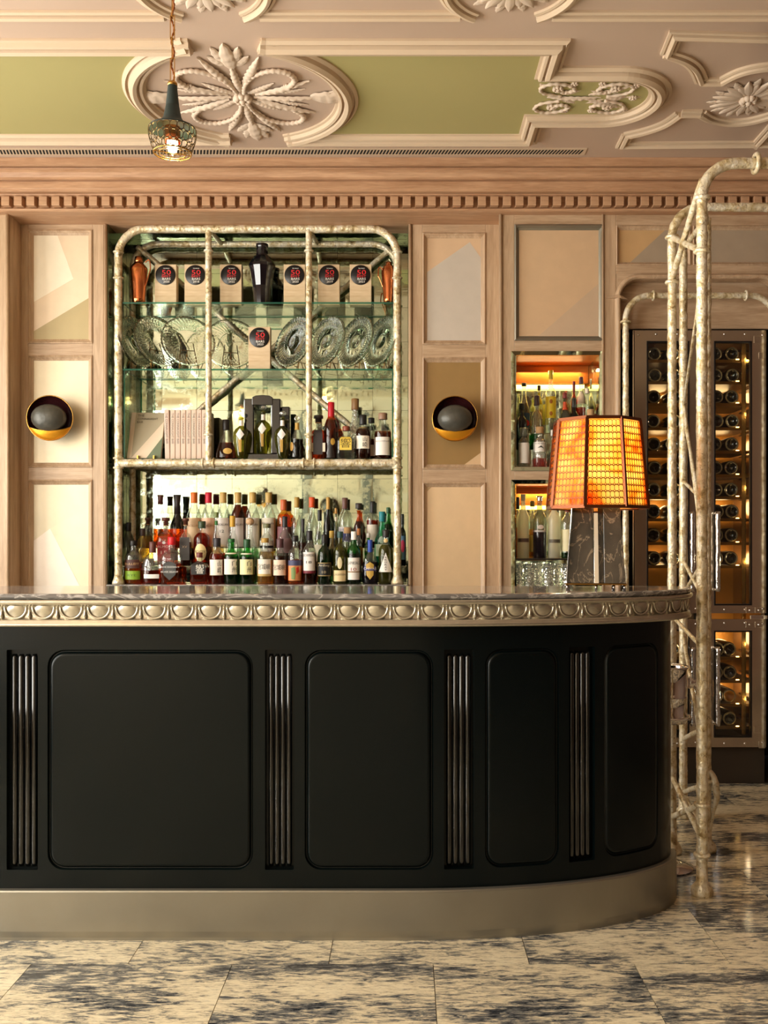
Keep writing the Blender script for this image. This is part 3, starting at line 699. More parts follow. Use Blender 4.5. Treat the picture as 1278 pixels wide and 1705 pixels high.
def barsweep(name, prof, m, parent=bar, smooth=True, s0=0, s1=None):
    rows = [[bpt(s, z, o)+BL for o, z in prof] for s in s_samples(s0, BS if s1 is None else s1, .025)]
    # return round the back of the rounded end
    return MB().grid(rows, 0, smooth).build(name, m, parent)
ZP, ZT = .1647, 1.05
OFFB = -.02
plprof = [(-.25, .0), (0, .0), (.0, .010), (.002, .03), (.0, ZP-.007), (.001, ZP-.006), (-.001, ZP-.001), (-.003, ZP), (-.05, ZP)]
barsweep('plinth', plprof, M['bronze'], smooth=False)
feats = [('pil', 11, 63), ('pan', 79, 421), ('pil', 441, 489), ('pan', 507, 721), ('pil', 739, 789), ('pan', 807, 930), ('pil', 947, 990), ('pan', 1005, 1095)]
fs_ = [('pan', s_of_px(79)-.16-.70, s_of_px(11)-.03)]+[(k, s_of_px(a), s_of_px(b)) for k, a, b in feats]
fs_[-1] = ('pan', fs_[-1][1], min(BS-.06, fs_[-1][2]))
zt_, zb_ = .957, .226
def rrect(s0, s1, z0, z1, r, nm=10, na=6):
    """top chain and bottom chain of a rounded rectangle, matching samples"""
    ss, zo = [], []
    for i in range(na+1): a = PI/2*(1-i/na); ss.append(s0+r-r*math.sin(a)); zo.append(r-r*math.cos(a))
    for i in range(1, nm): ss.append(s0+r+(s1-s0-2*r)*i/nm); zo.append(0)
    for i in range(na+1): a = PI/2*i/na; ss.append(s1-r+r*math.sin(a)); zo.append(r-r*math.cos(a))
    return [(s, z1-o) for s, o in zip(ss, zo)], [(s, z0+o) for s, o in zip(ss, zo)]
def outer(s0, s1, z0, z1, na, nm, i0, i1):
    ss, zz = [], []
    for i in range(na+1):
        f = i/na
        if f <= .5: ss.append(s0); zz.append(f*2)
        else: ss.append(s0+(i0-s0)*(f-.5)*2); zz.append(1)
    for i in range(1, nm): ss.append(i0+(i1-i0)*i/nm); zz.append(1)
    for i in range(na+1):
        f = i/na
        if f >= .5: ss.append(s1); zz.append((1-f)*2)
        else: ss.append(i1+(s1-i1)*f*2); zz.append(1)
    return ss, zz
edges = [0]+[(fs_[i][2]+fs_[i+1][1])/2 for i in range(len(fs_)-1)]+[fs_[-1][2]+.02]
body = MB()
body.grid([[bpt(s, z, OFFB)+BL for z in (ZT, zt_-.055, zb_+.055, ZP-.005)] for s in s_samples(edges[-1], BS, .012)], 0, True)
for i, (k, a, b) in enumerate(fs_):
    r = .055 if k == 'pan' else .004; na = 6; nm = 14 if k == 'pan' else 4
    c0, c1 = edges[i], edges[i+1]
    ss, zz = outer(c0, c1, ZP, ZT, na, nm, a+r, b-r)
    T, B = rrect(a, b, zb_, zt_, r, nm, na)
    zmid = zt_-r; zmidb = zb_+r
    ot = [(s, zmid+(ZT-zmid)*f) for s, f in zip(ss, zz)]; ob = [(s, zmidb+(ZP-.005-zmidb)*f) for s, f in zip(ss, zz)]
    P = lambda ch, off: [bpt(s, z, off)+BL for s, z in ch]
    body.grid([P(ot, OFFB), P(T, OFFB)], 0, False); body.grid([P(B, OFFB), P(ob, OFFB)], 0, False)
    body.grid([[P(ot, OFFB)[0], P(T, OFFB)[0]], [P(ob, OFFB)[0], P(B, OFFB)[0]]], 0, False)
    body.grid([[P(T, OFFB)[-1], P(ot, OFFB)[-1]], [P(B, OFFB)[-1], P(ob, OFFB)[-1]]], 0, False)
    if k == 'pan':
        mb = MB(); chains = []
        for d, o in ((0, 0), (.002, -.010), (.008, -.011), (.011, -.002), (.016, .001), (.022, .0005)):
            t, bo = rrect(a+d, b-d, zb_+d, zt_-d, r-d*.8, nm, na)
            chains.append((P(t, OFFB+o), P(bo, OFFB+o)))
        loops = [t+bo[::-1] for t, bo in chains]
        mb.grid(loops, 0, True, cu=True); mb.grid([chains[-1][0], chains[-1][1]], 0, False)
        mb.build('raised_panel', M['lacquer'], bar)
    else:
        mb = MB(); lo = []
        for d, o in ((0, 0), (.0, -.022)):
            t, bo = rrect(a+d, b-d, zb_+d, zt_-d, r, nm, na); lo.append((P(t, OFFB+o), P(bo, OFFB+o)))
        mb.grid([t+bo[::-1] for t, bo in lo], 0, False, cu=True); mb.grid([lo[-1][0], lo[-1][1]], 0, False)
        mb.build('pilaster_recess', M['lacquer'], bar)
        n = 4; w = (b-a-.016)/n
        for q in range(n):
            x, y, nx, ny = bar_at(a+.008+w*(q+.5), OFFB-.021)
            rm = MB().lathe([(w*.30, .0), (w*.47, .012), (w*.47, zt_-zb_-.034), (w*.30, zt_-zb_-.022)], 16, (0,0,0))
            rm.build('reed', M['glossy_lac'] if 'glossy_lac' in M else M['lacquer'], bar, Vector((x, y, zb_+.006))+BL)
body.build('carcass', M['lacquer'], bar)
# rear of the rounded end and back board
x, y, nx, ny = bar_at(BS, OFFB)
MB().box(BX0, x, BR, BR+.006, 0, ZT).build('back_board', M['lacquer'], bar, BL)
# metal frieze
fo = .055
frz = [(-.02, 1.036), (fo-.012, 1.0385), (fo-.002, 1.0415), (fo, 1.046), (fo-.003, 1.052), (fo-.006, 1.056), (fo-.006, 1.060), (fo-.016, 1.063), (fo-.02, 1.072), (fo-.016, 1.098), (fo-.011, 1.1085), (fo-.006, 1.110), (fo-.001, 1.1125), (fo+.004, 1.118), (fo+.002, 1.126), (fo-.004, 1.1285), (-.02, 1.1285)]
barsweep('frieze_rail', frz, M['frieze'])
# egg and dart on the frieze
ew, eh = .076, .043
egg = MB(); n = 14
def half_rows(w, h, y0, dome, k):
    rows = []
    for t in range(k+1):
        f = 1-t/k; row = []
        for i in range(n+1):
            a = PI*i/n; row.append(Vector((w/2*f*math.cos(a)*1.0, y0-dome*(1-f*f), -h*f*abs(math.sin(a))**.8)))
        rows.append(row)
    return rows
egg.grid(half_rows(ew*.78, eh*.82, -.001, .0065, 5), 0, True)
rim = [Vector((ew/2*.93*math.cos(PI*i/18), -.001, -eh*.95*math.sin(PI*i/18)**.8)) for i in range(19)]
egg.tube(rim, .0042, 8)
EGG = egg.mesh('egg', M['frieze'])
dart = MB().tube([(0, -.001, 0), (0, -.002, -.024), (0, -.002, -.034), (0, 0, -.043)], [.0035, .0045, .0065, .002], 8)
DART = dart.mesh('dart', M['frieze'])
pitch = .0905; s = s_of_px(26, .04) - 18*pitch
while s < BS-.02:
    for me, ds in ((EGG, 0), (DART, pitch/2)):
        if .02 < s+ds < BS-.01:
            x, y, nx, ny = bar_at(s+ds, fo-.0165); put(me.name, me, bar, Vector((x, y, 1.1075))+BL, math.atan2(ny, nx)+PI/2)
    s += pitch
# marble top
ot = .052
top = MB(); ss = s_samples(0, BS, .025)
nose = [(-.02, 1.1285), (ot-.004, 1.129), (ot+.001, 1.1325), (ot+.003, 1.138), (ot+.001, 1.1435), (ot-.004, 1.1465), (ot-.009, 1.147)]
rows = [[bpt(s, z, o) for o, z in nose] for s in ss]
TB = BR+.03
def rear(s):
    x, y, a, b = bar_at(s, ot-.009); t = max(0, (x-.86)/.2); return Vector((min(x, 1.03), TB-.055*t*t, 1.147))
top.grid(rows, 0, True); top.grid([[r[-1], Vector((r[-1].x, max(r[-1].y+.0005, rear(s).y), 1.147))] for r, s in zip(rows, ss)], 0, False)
top.grid([[Vector((r[-1].x, max(r[-1].y+.0005, rear(s).y), 1.147)), Vector((r[-1].x, max(r[-1].y+.0005, rear(s).y), 1.1285))] for r, s in zip(rows, ss)], 0, False)
tag(top.build('marble_worktop', M['grey_marble']), 'polished grey veined marble top of the bar', 'bar top')
# ================================================================== bark-textured metal frames
DF, DR = 5.17, 5.44
def post(name, pts, r, parent, seed=0, bumpy=.16, n=12, step=.018, freq=26):
    P = [Vector(p) for p in pts]; out = []
    for a, b in zip(P, P[1:]):
        k = max(1, int((b-a).length/step)); out += [a+(b-a)*i/k for i in range(k)]
    out.append(P[-1])
    return MB().tube(out, r, n, bump=bumpy, freq=freq, seed=seed*3.7).build(name, M['leaf'], parent)
def collar(c, R, parent, axis='Z', name='collar', w=.006):
    return MB().torus(c, R, w, axis, 20, 8).build(name, M['leaf'], parent)
def hoop_path(xa, xb, y, z0, z1, r, two=True):
    p = [(xa, z0), (xa, z1-r)]+arc(xa+r, z1-r, r, 180, 90, 12)
    p += (arc(xb-r, z1-r, r, 90, 0, 12)+[(xb, z0)]) if two else [(xb, z1)]
    return [Vector((a, y, b)) for a, b in p]
sf = tag(empty('shelf_frame', (PX(430, DF), DF, SILL)), 'champagne silver bark-textured pipe frame standing in the mirrored niche', 'shelf frame')
FL = -Vector(sf.location)
xa, xb = PX(197, DF), PX(661, DF); zt = PZ(381, DF); zg = PZ(771, DF)
post('front_hoop', [p+FL for p in hoop_path(xa, xb, DF, SILL, zt, .15)], .0215, sf, 1, .13, 14, .012, 38)
post('rear_hoop', [p+FL for p in hoop_path(xa, xb, DR, SILL, zt, .15)], .019, sf, 2, .13, 12, .014, 38)
post('gallery_rail', [Vector((xa, DF, zg))+FL, Vector((xb, DF, zg))+FL], .0225, sf, 3, .16, 14, .012, 38)
post('rear_gallery_rail', [Vector((xa, DR, zg))+FL, Vector((xb, DR, zg))+FL], .018, sf, 4)
for i, px in enumerate((347, 514)):
    x = PX(px, DF); post('upright', [Vector((x, DF, zg))+FL, Vector((x, DF, zt))+FL], .0175, sf, 5+i, .13, 14, .012, 38)
    post('cross_tie', [Vector((x, DF, zt))+FL, Vector((x+.02, DR, zt-.0))+FL], .013, sf, 8+i)
    for py in ((418, 724) if i == 0 else (418, 724)): collar(Vector((x, DF, PZ(py, DF)))+FL, .021, sf)
    for s in (-1, 1): collar(Vector((x+s*.03, DF, zg))+FL, .024, sf, 'X')
for x in (xa, xb):
    post('cross_tie', [Vector((x, DF, zg))+FL, Vector((x, DR, zg))+FL], .014, sf, 11)
    for py in (420, 463, 763, 779): collar(Vector((x, DF, PZ(py, DF)))+FL, .0235, sf)
    MB().lathe([(.034, 0), (.033, .012), (.024, .035), (.021, .05)], 16, Vector((x, DF, SILL))+FL).build('foot', M['leaf'], sf)
cxm, czm = (xa+xb)/2, PZ(592, DR)
za, zb2 = PZ(412, DR), PZ(768, DR)
post('brace', [Vector((xa+.03, DR-.01, za))+FL, Vector((xb-.03, DR-.01, zb2))+FL], .016, sf, 14)
post('brace', [Vector((xb-.03, DR+.005, za))+FL, Vector((xa+.03, DR+.005, zb2))+FL], .016, sf, 15)
# glass shelves
SH1, SH2, SH3 = PZ(502.7, 5.16), PZ(613.7, 5.16), zg+.024
def glass_sheet(name, x0, x1, y0, y1, z0, z1, label, edges='xyz'):
    mb = MB().box(x0, x1, y0, y1, z0, z1); t = min(x1-x0, z1-z0)
    flat_axis = 4 if (z1-z0) < (x1-x0) else 0
    for i in range(6): mb.m[i] = 1
    if z1-z0 < x1-x0: mb.m[0] = mb.m[1] = 0
    else: mb.m[4] = mb.m[5] = 0
    return tag(mb.build(name, [M['sheet'], M['sheet_edge']]), label, 'glass shelf' if 'shelf' in name else 'glass screen')
gx0, gx1 = PX(204, 5.16), PX(655, 5.16)
glass_sheet('glass_shelf', gx0, gx1, 5.165, 5.478, SH1-.009, SH1, 'clear glass shelf carrying the round-badged wooden blocks and shakers')
glass_sheet('glass_shelf', gx0, gx1, 5.165, 5.478, SH2-.009, SH2, 'clear glass shelf carrying the cut crystal plates')
glass_sheet('glass_shelf', gx0+.02, gx1-.02, 5.175, 5.478, SH3-.009, SH3, 'clear glass shelf under the books and decanters')
glass_sheet('glass_screen', gx0+.001, gx0+.009, 5.175, 5.47, SH3, SH2-.009, 'upright glass side panel beside the leaning book')
glass_sheet('glass_screen', gx1-.009, gx1-.001, 5.175, 5.47, SH3, SH2-.009, 'upright glass side panel beside the bottle with plain white label')
# ------------------------------------------------------------------ free-standing trellis at the end of the bar
tr = tag(empty('pipe_trellis', (1.2, 3.8, 0)), 'tall gnarled champagne silver pipe trellis standing beside the rounded bar end', 'trellis')
TL = -Vector(tr.location)
A, B, Cc, E = (1.10, 3.487), (1.12, 3.95), (1.272, 3.97), (1.315, 4.45)
zh = 2.7226
def V3(p, z): return Vector((p[0], p[1], z))+TL
ra = .127
pa = [V3(A, .03), V3(A, zh-ra)]+[Vector((x, A[1], z))+TL for x, z in arc(A[0]+ra, zh-ra, ra, 180, 90, 12)]+[Vector((2.4, A[1], zh))+TL]
post('front_hoop', pa, .0205, tr, 21, .13, 14, .012, 40)
pb = [V3(B, .03), V3(B, zh-ra)]+[Vector((x, B[1], z))+TL for x, z in arc(B[0]+ra, zh-ra, ra, 180, 90, 12)]+[Vector((2.4, B[1], zh))+TL]
post('rear_hoop', pb, .0185, tr, 22, .13, 14, .012, 40)
post('upright', [V3(Cc, .03), V3(Cc, 2.68)], .019, tr, 23, .13, 14, .012, 40); post('upright', [V3(E, .03), V3(E, 2.71)], .0195, tr, 24, .13, 12, .012, 40)
post('top_tie', [V3(E, 2.705), V3(Cc, 2.68)], .012, tr, 26)
post('top_tie', [V3(Cc, 2.66), V3(A, 2.60)], .012, tr, 25)
for p, r, zs in ((A, .024, (.15, .3375, 2.396, 2.593)), (B, .022, (2.406, 2.596)), (Cc, .022, (.3,))):
    for z in zs: collar(V3(p, z), r, tr, w=.008)
for x in (1.30, 1.9): collar(Vector((x, A[1], zh))+TL, .032, tr, 'X', w=.009)
for k, p in enumerate((A, B, Cc, E)): MB().lathe([(.038, 0), (.042, .012), (.038, .03), (.022, .05), (.02, .11)], 14, V3(p, 0)).build('foot', M['leaf'], tr)
def brace(p, z0, q, z1, r=.012, seed=0): post('brace', [V3(p, z0), V3(q, z1)], r, tr, 30+seed, .2, 8)
brace(B, 2.596, A, 2.396, .013, 1); brace(B, 2.42, A, 2.66, .013, 2); brace(B, .322, A, .208, .012, 3); brace(B, .1526, A, .3375, .012, 4)
brace(E, .12, Cc, .289, .011, 5); brace(E, .10, Cc, .045, .018, 6); brace(E, .374, Cc, .528, .011, 7); brace(E, 1.95, A, 2.30, .006, 8); brace(E, 1.93, Cc, 1.30, .008, 9)
brace(E, 1.99, Cc, 1.15, .007, 10); brace(E, 1.60, Cc, 1.47, .008, 11); brace(E, 1.22, Cc, 1.05, .009, 12); brace(E, 1.06, Cc, 1.25, .009, 13); brace(E, .86, A, .55, .008, 14); brace(B, 1.0, A, .92, .008, 15); brace(A, 2.50, Cc, 2.36, .005, 16); brace(Cc, 2.36, A, 2.28, .005, 17)
MB().tube(smooth_path([V3(Cc, .36), V3(Cc, .31)+Vector((.026, -.02, 0)), V3(Cc, .24)+Vector((.036, -.02, 0)), V3(Cc, .17)+Vector((.024, -.015, 0)), V3(Cc, .06)+Vector((.006, -.01, 0))], 8), lambda t: .007+.008*math.sin(PI*min(1, t*1.4)), 8, bump=.25, freq=40).build('knot', M['leaf'], tr)
# slender hoop framing the wine cabinet
hp = tag(empty('cabinet_hoop', (PX(1165, 4.97), 4.97, 0)), 'slender bark-textured silver pipe hoop around the wine cabinet', 'pipe hoop')
HL = -Vector(hp.location); hx0, hx1 = PX(1041, 4.97), PX(1289, 4.97); hz = PZ(492, 4.97)
post('hoop', [p+HL for p in hoop_path(hx0, hx1, 4.97, .02, hz, .13)], .0165, hp, 41, .15, 12, .012, 40)
for px in (1087, 1241): collar(Vector((PX(px, 4.97), 4.97, hz))+HL, .023, hp, 'X')
for x in (hx0, hx1):
    collar(Vector((x, 4.97, PZ(536, 4.97)))+HL, .023, hp)
    MB().lathe([(.03, 0), (.028, .02), (.018, .05)], 14, Vector((x, 4.97, 0))+HL).build('foot', M['leaf'], hp)
# ================================================================== wine cabinet
DC = 5.036
wc = tag(empty('wine_cabinet', (PX(1165, DC), DC, 0)), 'tall riveted steel wine cabinet with glass doors and amber-lit shelves', 'wine cabinet')
WL = -Vector(wc.location)
cz = lambda py: PZ(py, DC)
cx = lambda px: PX(px, DC)-wc.location.x
c0, c1 = cx(1055), cx(1276)
MB().box(c0, c1, .03, .5, 0, cz(1245)).build('base', mat('dark_bronze_base', (74, 66, 58), .45, .5, var=.3, vscale=4), wc, bevel=.003)
MB().box(c0, c0+.02, .03, .5, cz(1245), cz(548)).build('side', M['steel'], wc); MB().box(c1-.02, c1, .03, .5, cz(1245), cz(548)).build('side', M['steel'], wc)
MB().box(c0, c1, .03, .5, cz(556), cz(548)).build('top', M['steel'], wc, bevel=.002)
MB().box(c0+.02, c1-.02, .46, .475, cz(1240), cz(558)).build('back', mat('amber_back', (206, 140, 54), .45, .0, var=.4, vscale=3), wc)
MB().box(cx(1160), cx(1180), .06, .46, cz(1240), cz(558)).build('divider', M['dark'], wc)
def cab_door(px0, px1, py0, py1, gx0, gx1, gy0, gy1):
    d = empty('door', (0, 0, 0), 0, wc)
    x0, x1, z1, z0 = cx(px0), cx(px1), cz(py0), cz(py1); a, b, zb, za = cx(gx0), cx(gx1), cz(gy0), cz(gy1)
    mb = MB().box(x0, a, 0, .03, z0, z1).box(b, x1, 0, .03, z0, z1).box(a, b, 0, .03, z0, za).box(a, b, 0, .03, zb, z1)
    mb.build('door_frame', M['steel'], d)
    t = .008
    MB().box(a, a+t, -.004, .02, za, zb).box(b-t, b, -.004, .02, za, zb).box(a+t, b-t, -.004, .02, za, za+t).box(a+t, b-t, -.004, .02, zb-t, zb).build('gasket', M['black'], d)
    MB().box(a+t, b-t, .008, .012, za+t, zb-t).build('pane', M['pane'], d)
    for x in (x0+.02, x1-.02):
        for z in (z0+.025, z1-.025): MB().sphere((x, -.001, z), .0062, .005, .0062, 10, 6).build('rivet', M['chrome'], d)
    for f in (.33, .66):
        for z in (z1-.02, z0+.02): MB().sphere((x0+(x1-x0)*f, -.001, z), .0062, .005, .0062, 10, 6).build('rivet', M['chrome'], d)
    return d
cab_door(1056, 1164, 550, 1021, 1076, 1147, 568, 1006); cab_door(1171, 1275, 550, 1021, 1188, 1251, 568, 1008)
cab_door(1056, 1164, 1031, 1244, 1076, 1147, 1048, 1228); cab_door(1171, 1275, 1031, 1244, 1188, 1251, 1050, 1228)
for px, ya, yb in ((1148, 852, 984), (1190, 852, 984), (1149, 1076, 1206), (1190, 1076, 1206)):
    z0, z1 = cz(yb), cz(ya); n = 24
    MB().tube([(cx(px), -.045, z0+(z1-z0)*i/n) for i in range(n+1)], .0125, 10, bump=.3, freq=45, seed=px).build('handle', M['hammered'], wc)
    for z in (z0+.008, z1-.008): MB().lathe([(.010, -.05), (.010, 0)], 10, (cx(px), 0, z), 'Y').build('handle_mount', M['chrome'], wc)
for py in (1016, 1040):
    for px in (1247, 1262): MB().box(cx(px)-.02, cx(px)+.022, -.004, 0, cz(py)-.016, cz(py)+.016).build('hinge_strap', M['steel'], wc, bevel=.004); MB().sphere((cx(px), -.005, cz(py)), .006, .005, .006, 10, 6).build('rivet', M['chrome'], wc)
MB().box(cx(1247), cx(1276), -.012, 0, cz(1031), cz(1024)).build('hinge_pin', M['chrome'], wc, bevel=.003)
for px, py in ((1262, 565), (1270, 592), (1262, 1215), (1270, 1240)): MB().box(cx(px)-.025, cx(px)+.012, -.003, 0, cz(py)-.018, cz(py)+.018).build('corner_strap', M['steel'], wc, bevel=.004)
MB().box(cx(1240), cx(1247), .05, .058, cz(1226), cz(570)).build('upright_bar', M['brass'], wc)  # slim upright brass bar inside the right doors
rowsU = [583, 619.5, 656, 697, 736, 776, 813, 850, 890, 929]; rowsL = [1083, 1122, 1162, 1200]
RB = .039
wb_m = MB().lathe([(0, .022), (.012, .018), (.022, .006), (.029, .0005), (.034, 0), (.037, .003), (.039, .01), (.039, .17), (.036, .195), (.02, .225), (.0145, .24), (.0145, .30), (0, .30)], 20, axis='Y', matfn=lambda i: 1 if i in (3, 4) else 0)
_lit_rim = mat('painted_lit_rim', (150, 136, 104), .12, .5)  # paler ring painted round each bottle foot as its lit rim
WBD = wb_m.mesh('wine_bottle', [mat('dark_wine_glass', (12, 16, 10), .06, coat=.5), _lit_rim]); WBG = wb_m.mesh('wine_bottle', [mat('sauternes_glass', (170, 112, 30), .08, coat=.5), _lit_rim])
ORD = ['first','second','third','fourth','fifth','sixth','seventh','eighth','ninth','tenth']
def cab_rows(rows, deck):
    for i, py in enumerate(rows):
        zs = cz(py)-RB-.004
        for a, b, q in ((1068, 1160, 'left'), (1180, 1262, 'right')):
            MB().box(cx(a), cx(b), .06, .44, zs-.006, zs).build('shelf', flat((92, 64, 30), .35), wc)
            MB().box(cx(a), cx(b), .055, .06, zs-.014, zs+.002).build('shelf_edge', M['brass_d'], wc)
            MB().box(cx((a+b)/2+12)-.008, cx((a+b)/2+12)+.008, .05, .055, zs+.001, zs+.005).build('shelf_lamp', emitter('shelf_lamp_glow', (255, 200, 110), 14) if 'slamp' not in M else M['slamp'], wc)
        for px, side, pos in ((1089, 'left', 'outermost'), (1121, 'left', 'middle'), (1192, 'right', 'inner'), (1218 if deck == 'upper' else 1213, 'right', 'outer')):
            me = WBG if (deck == 'lower' and i == 2 and px == 1213) else WBD
            o = put('wine_bottle', me, None, (PX(px+RN.uniform(-2,2), DC+.08), DC+.075+RN.uniform(0,.01), zs+RB+.0005))
            tag(o, '%s wine bottle lying %s in the %s row behind the %s %s cabinet door' % ('pale golden' if me is WBG else 'dark', pos, ORD[i], deck, side), 'wine bottle', 'wine bottles lying in the cabinet')
M['slamp'] = emitter('shelf_lamp_glow', (255, 200, 110), 14)
cab_rows(rowsU, 'upper'); cab_rows(rowsL, 'lower')
for z in (.45, .75, 1.2, 1.5, 1.85, 2.15):
    for x in (-.12, .24): point_light('cabinet_lamp', (x, .40, z), .5, (1, .66, .28), .05, wc)
for z in (.45, .75, 1.2, 1.6, 2.0, 2.3):
    for x in (-.05, .28): point_light('added_bottle_fill', (x, .035, z), .7, (1, .75, .42), .01, wc)  # unseen fill lights added just inside the doors to brighten the bottle ends

# ================================================================== lamp on the bar
LD = 3.36
lm = tag(empty('table_lamp', (PX(993, LD), LD, 1.147), -.2), 'octagonal amber onyx lamp with pierced lattice shade and black marble base', 'table lamp')
lz = lambda py: PZ(py, LD)-1.147
zs0, zs1, R0, R1 = PZ(843, LD-.165)-1.147, PZ(694, LD-.145)-1.147, .183, .154
th0 = math.radians(10.4)
def oc(R, k, z): a = -PI/2+th0+PI/4*(k-.5)*1.0; return Vector((R*math.cos(a), R*math.sin(a), z))
for k in range(8):
    a0, a1, b0, b1 = oc(R0, k, zs0), oc(R0, k+1, zs0), oc(R1, k, zs1), oc(R1, k+1, zs1)
    nrm = (a1-a0).cross(b0-a0).normalized()
    MB().extrude([a0-nrm*.006, a1-nrm*.006, b1-nrm*.006, b0-nrm*.006], -nrm*.004).build('shade_panel', M['onyx'], lm)
    P = lambda u, v: (a0+(a1-a0)*u)*(1-v)+(b0+(b1-b0)*u)*v
    nc, nr = 8, 13; mb = MB(); g = M['lattice'] if 'lattice' in M else M.setdefault('lattice', mat('dark_copper_lattice', (104, 56, 30), .35, .8))
    u0, v0 = .055, .025; uw = (1-2*u0)/nc; vh = (1-2*v0)/nr
    Q = lambda i, j: P(u0+uw*i, v0+vh*j)
    for j in range(nr):
        for i in range(nc+1): mb.bar(Q(i, j+.24), Q(i, j+.76), .0008, .0007, nrm)
        for i in range(nc):
            for p, q in (((i, j+.24), (i+.26, j+.04)), ((i+1, j+.24), (i+.74, j+.04)), ((i, j+.76), (i+.26, j+.96)), ((i+1, j+.76), (i+.74, j+.96)), ((i+.26, j+.04), (i+.74, j+.04)), ((i+.26, j+.96), (i+.74, j+.96))):
                mb.bar(Q(*p), Q(*q), .0008, .0007, nrm)
            for p, q in (((i+.26, j+.04), (i, j-.12)), ((i+.74, j+.04), (i+1, j-.12))): mb.bar(Q(*p), Q(*q), .0007, .0006, nrm)
    mb.build('lattice', g, lm)
    fr = MB().obox((a0+b0)/2, (b0-a0)/2, (a1-a0).normalized()*.0055, nrm*.004); fr.build('corner_bar', M['lattice'], lm)
    for p, q in ((a0, a1), (b0, b1)): MB().bar(p, q, .0055, .004, nrm).build('edge_bar', M['lattice'], lm)
point_light('lamp_bulb', (0, 0, (zs0+zs1)/2+.05), 11, (1, .84, .58), .045, lm)
MB().tube([(0,0,lz(900)), (0,0,lz(760))], .006, 8).build('stem', M['brass_d'], lm)
MB().sphere((0, 0, (zs0+zs1)/2), .03, n=12, m=8).build('bulb', glass('lamp_bulb_glass', (1, .95, .85)), lm)
# base: tapered marble blades with chrome strip between
lx = lambda px: PX(px, LD)-lm.location.x
zb0, zb1 = lz(969), lz(838)
def blade(x0b, x1b, x0t, x1t, y0, y1, m, name):
    vs = [(x0b,y0,zb0),(x1b,y0,zb0),(x1b,y1,zb0),(x0b,y1,zb0),(x0t,y0+.02,zb1),(x1t,y0+.02,zb1),(x1t,y1-.02,zb1),(x0t,y1-.02,zb1)]
    return MB().add(vs, [(3,2,1,0),(4,5,6,7),(0,1,5,4),(1,2,6,5),(2,3,7,6),(3,0,4,7)]).build(name, m, lm, bevel=.0015)
blade(lx(945), lx(988), lx(955), lx(987), -.10, .09, M['black_marble'], 'marble_blade')
blade(lx(1005), lx(1039), lx(1003), lx(1029), -.10, .09, M['black_marble'], 'marble_blade')
blade(lx(988.3), lx(1004.6), lx(987.3), lx(1002.6), -.085, .075, M['black_marble'], 'core')
blade(lx(989), lx(996.5), lx(988), lx(994.5), -.101, -.062, M['chrome'], 'chrome_strip')
blade(lx(943.6), lx(944.9), lx(953.6), lx(954.9), -.1012, -.097, M['chrome'], 'chrome_edge')
MB().box(lx(943), lx(1040), -.10, .09, zb0-.006, zb0-.0005).build('base_plate', M['brass_d'], lm)
for px in (946, 992, 1020, 1037):
    for y in (-.09, .08): MB().lathe([(.0045, 0), (.0045, zb0-.006)], 10, (lx(px), y, 0)).build('foot', M['chrome'], lm)

# ================================================================== wall sconces
def sconce():
    e = empty('wall_sconce'); r = .121
    rows = [[Vector((r*math.cos(t)*math.cos(a), .075*math.sin(t), r*math.cos(t)*math.sin(a))) for a in [2*PI*i/40 for i in range(40)]] for t in [PI/2*k/10 for k in range(10)]]
    MB().grid(rows, 0, True, cu=True).build('bowl', M['maroon'], e)
    MB().torus((0,0,0), r, .0028, 'Y', 48, 8).build('rim', M['brass'], e)
    mb = MB(); rows = []
    for k in range(9):
        row = []
        for i in range(33):
            x = -1+2*i/32; zl = -math.sqrt(max(0, 1-x*x)); zu = -.24-.36*(1-x*x)**.5; zu = max(zu, zl); z = zl+(zu-zl)*k/8
            q = max(0, 1-x*x-z*z); row.append(Vector((x*r*.985, -.045*q**.5+.002, z*r*.985)))
        rows.append(row)
    mb.grid(rows, 0, True).build('gold_cup', M['gold_in'], e)
    mb = MB().tube([p+Vector((0,-.001,0)) for p in rows[-1]], .0016, 6); mb.build('cup_rim', M['brass'], e)
    mb = MB(); rows = []
    for k in range(13):
        t = PI*k/12; rows.append([Vector((.093*math.sin(t)*math.cos(a)*(1+.02*noise.noise(Vector((math.cos(a)*4,math.sin(a)*4,t*4)))), -.018+.062*math.sin(t)*math.sin(a), -.002-.074*math.cos(t))) for a in [2*PI*i/24 for i in range(24)]])
    mb.grid(rows, 0, True, cu=True).build('dark_dome', M['stone'], e)
    MB().lathe([(.035, .07), (.035, .11)], 16, axis='Y').build('wall_mount', M['brass_d'], e)
    return e
sc1 = sconce(); sc1.location = (PX(83, D2-.1), D2-.1, PZ(696, D2-.1)); sc1.rotation_euler = (0, 0, .10)
tag(sc1, 'round bowl wall sconce with dark dome on the pale panel', 'wall sconce', 'round bowl wall sconces')
sc2 = copy_tree(sc1); sc2.location = (PX(757, D2-.1), D2-.1, PZ(697, D2-.1)); sc2.rotation_euler = (0, 0, -.03)
tag(sc2, 'round bowl wall sconce with dark dome on the olive gold panel', 'wall sconce', 'round bowl wall sconces')
for x, t in ((-2.05, 'reflected in the mirror above the gold-capped bottles'), (-1.2, 'reflected small in the mirror near the orange-capped bottle')):
    c = copy_tree(sc1); c.location = (x+.3, ROOM_F+.1, PZ(825, 11.4) if x < -1.5 else PZ(845, 11.4)); c.rotation_euler = (0, 0, PI)
    tag(c, 'round wall sconce '+t, 'wall sconce', 'round bowl wall sconces')

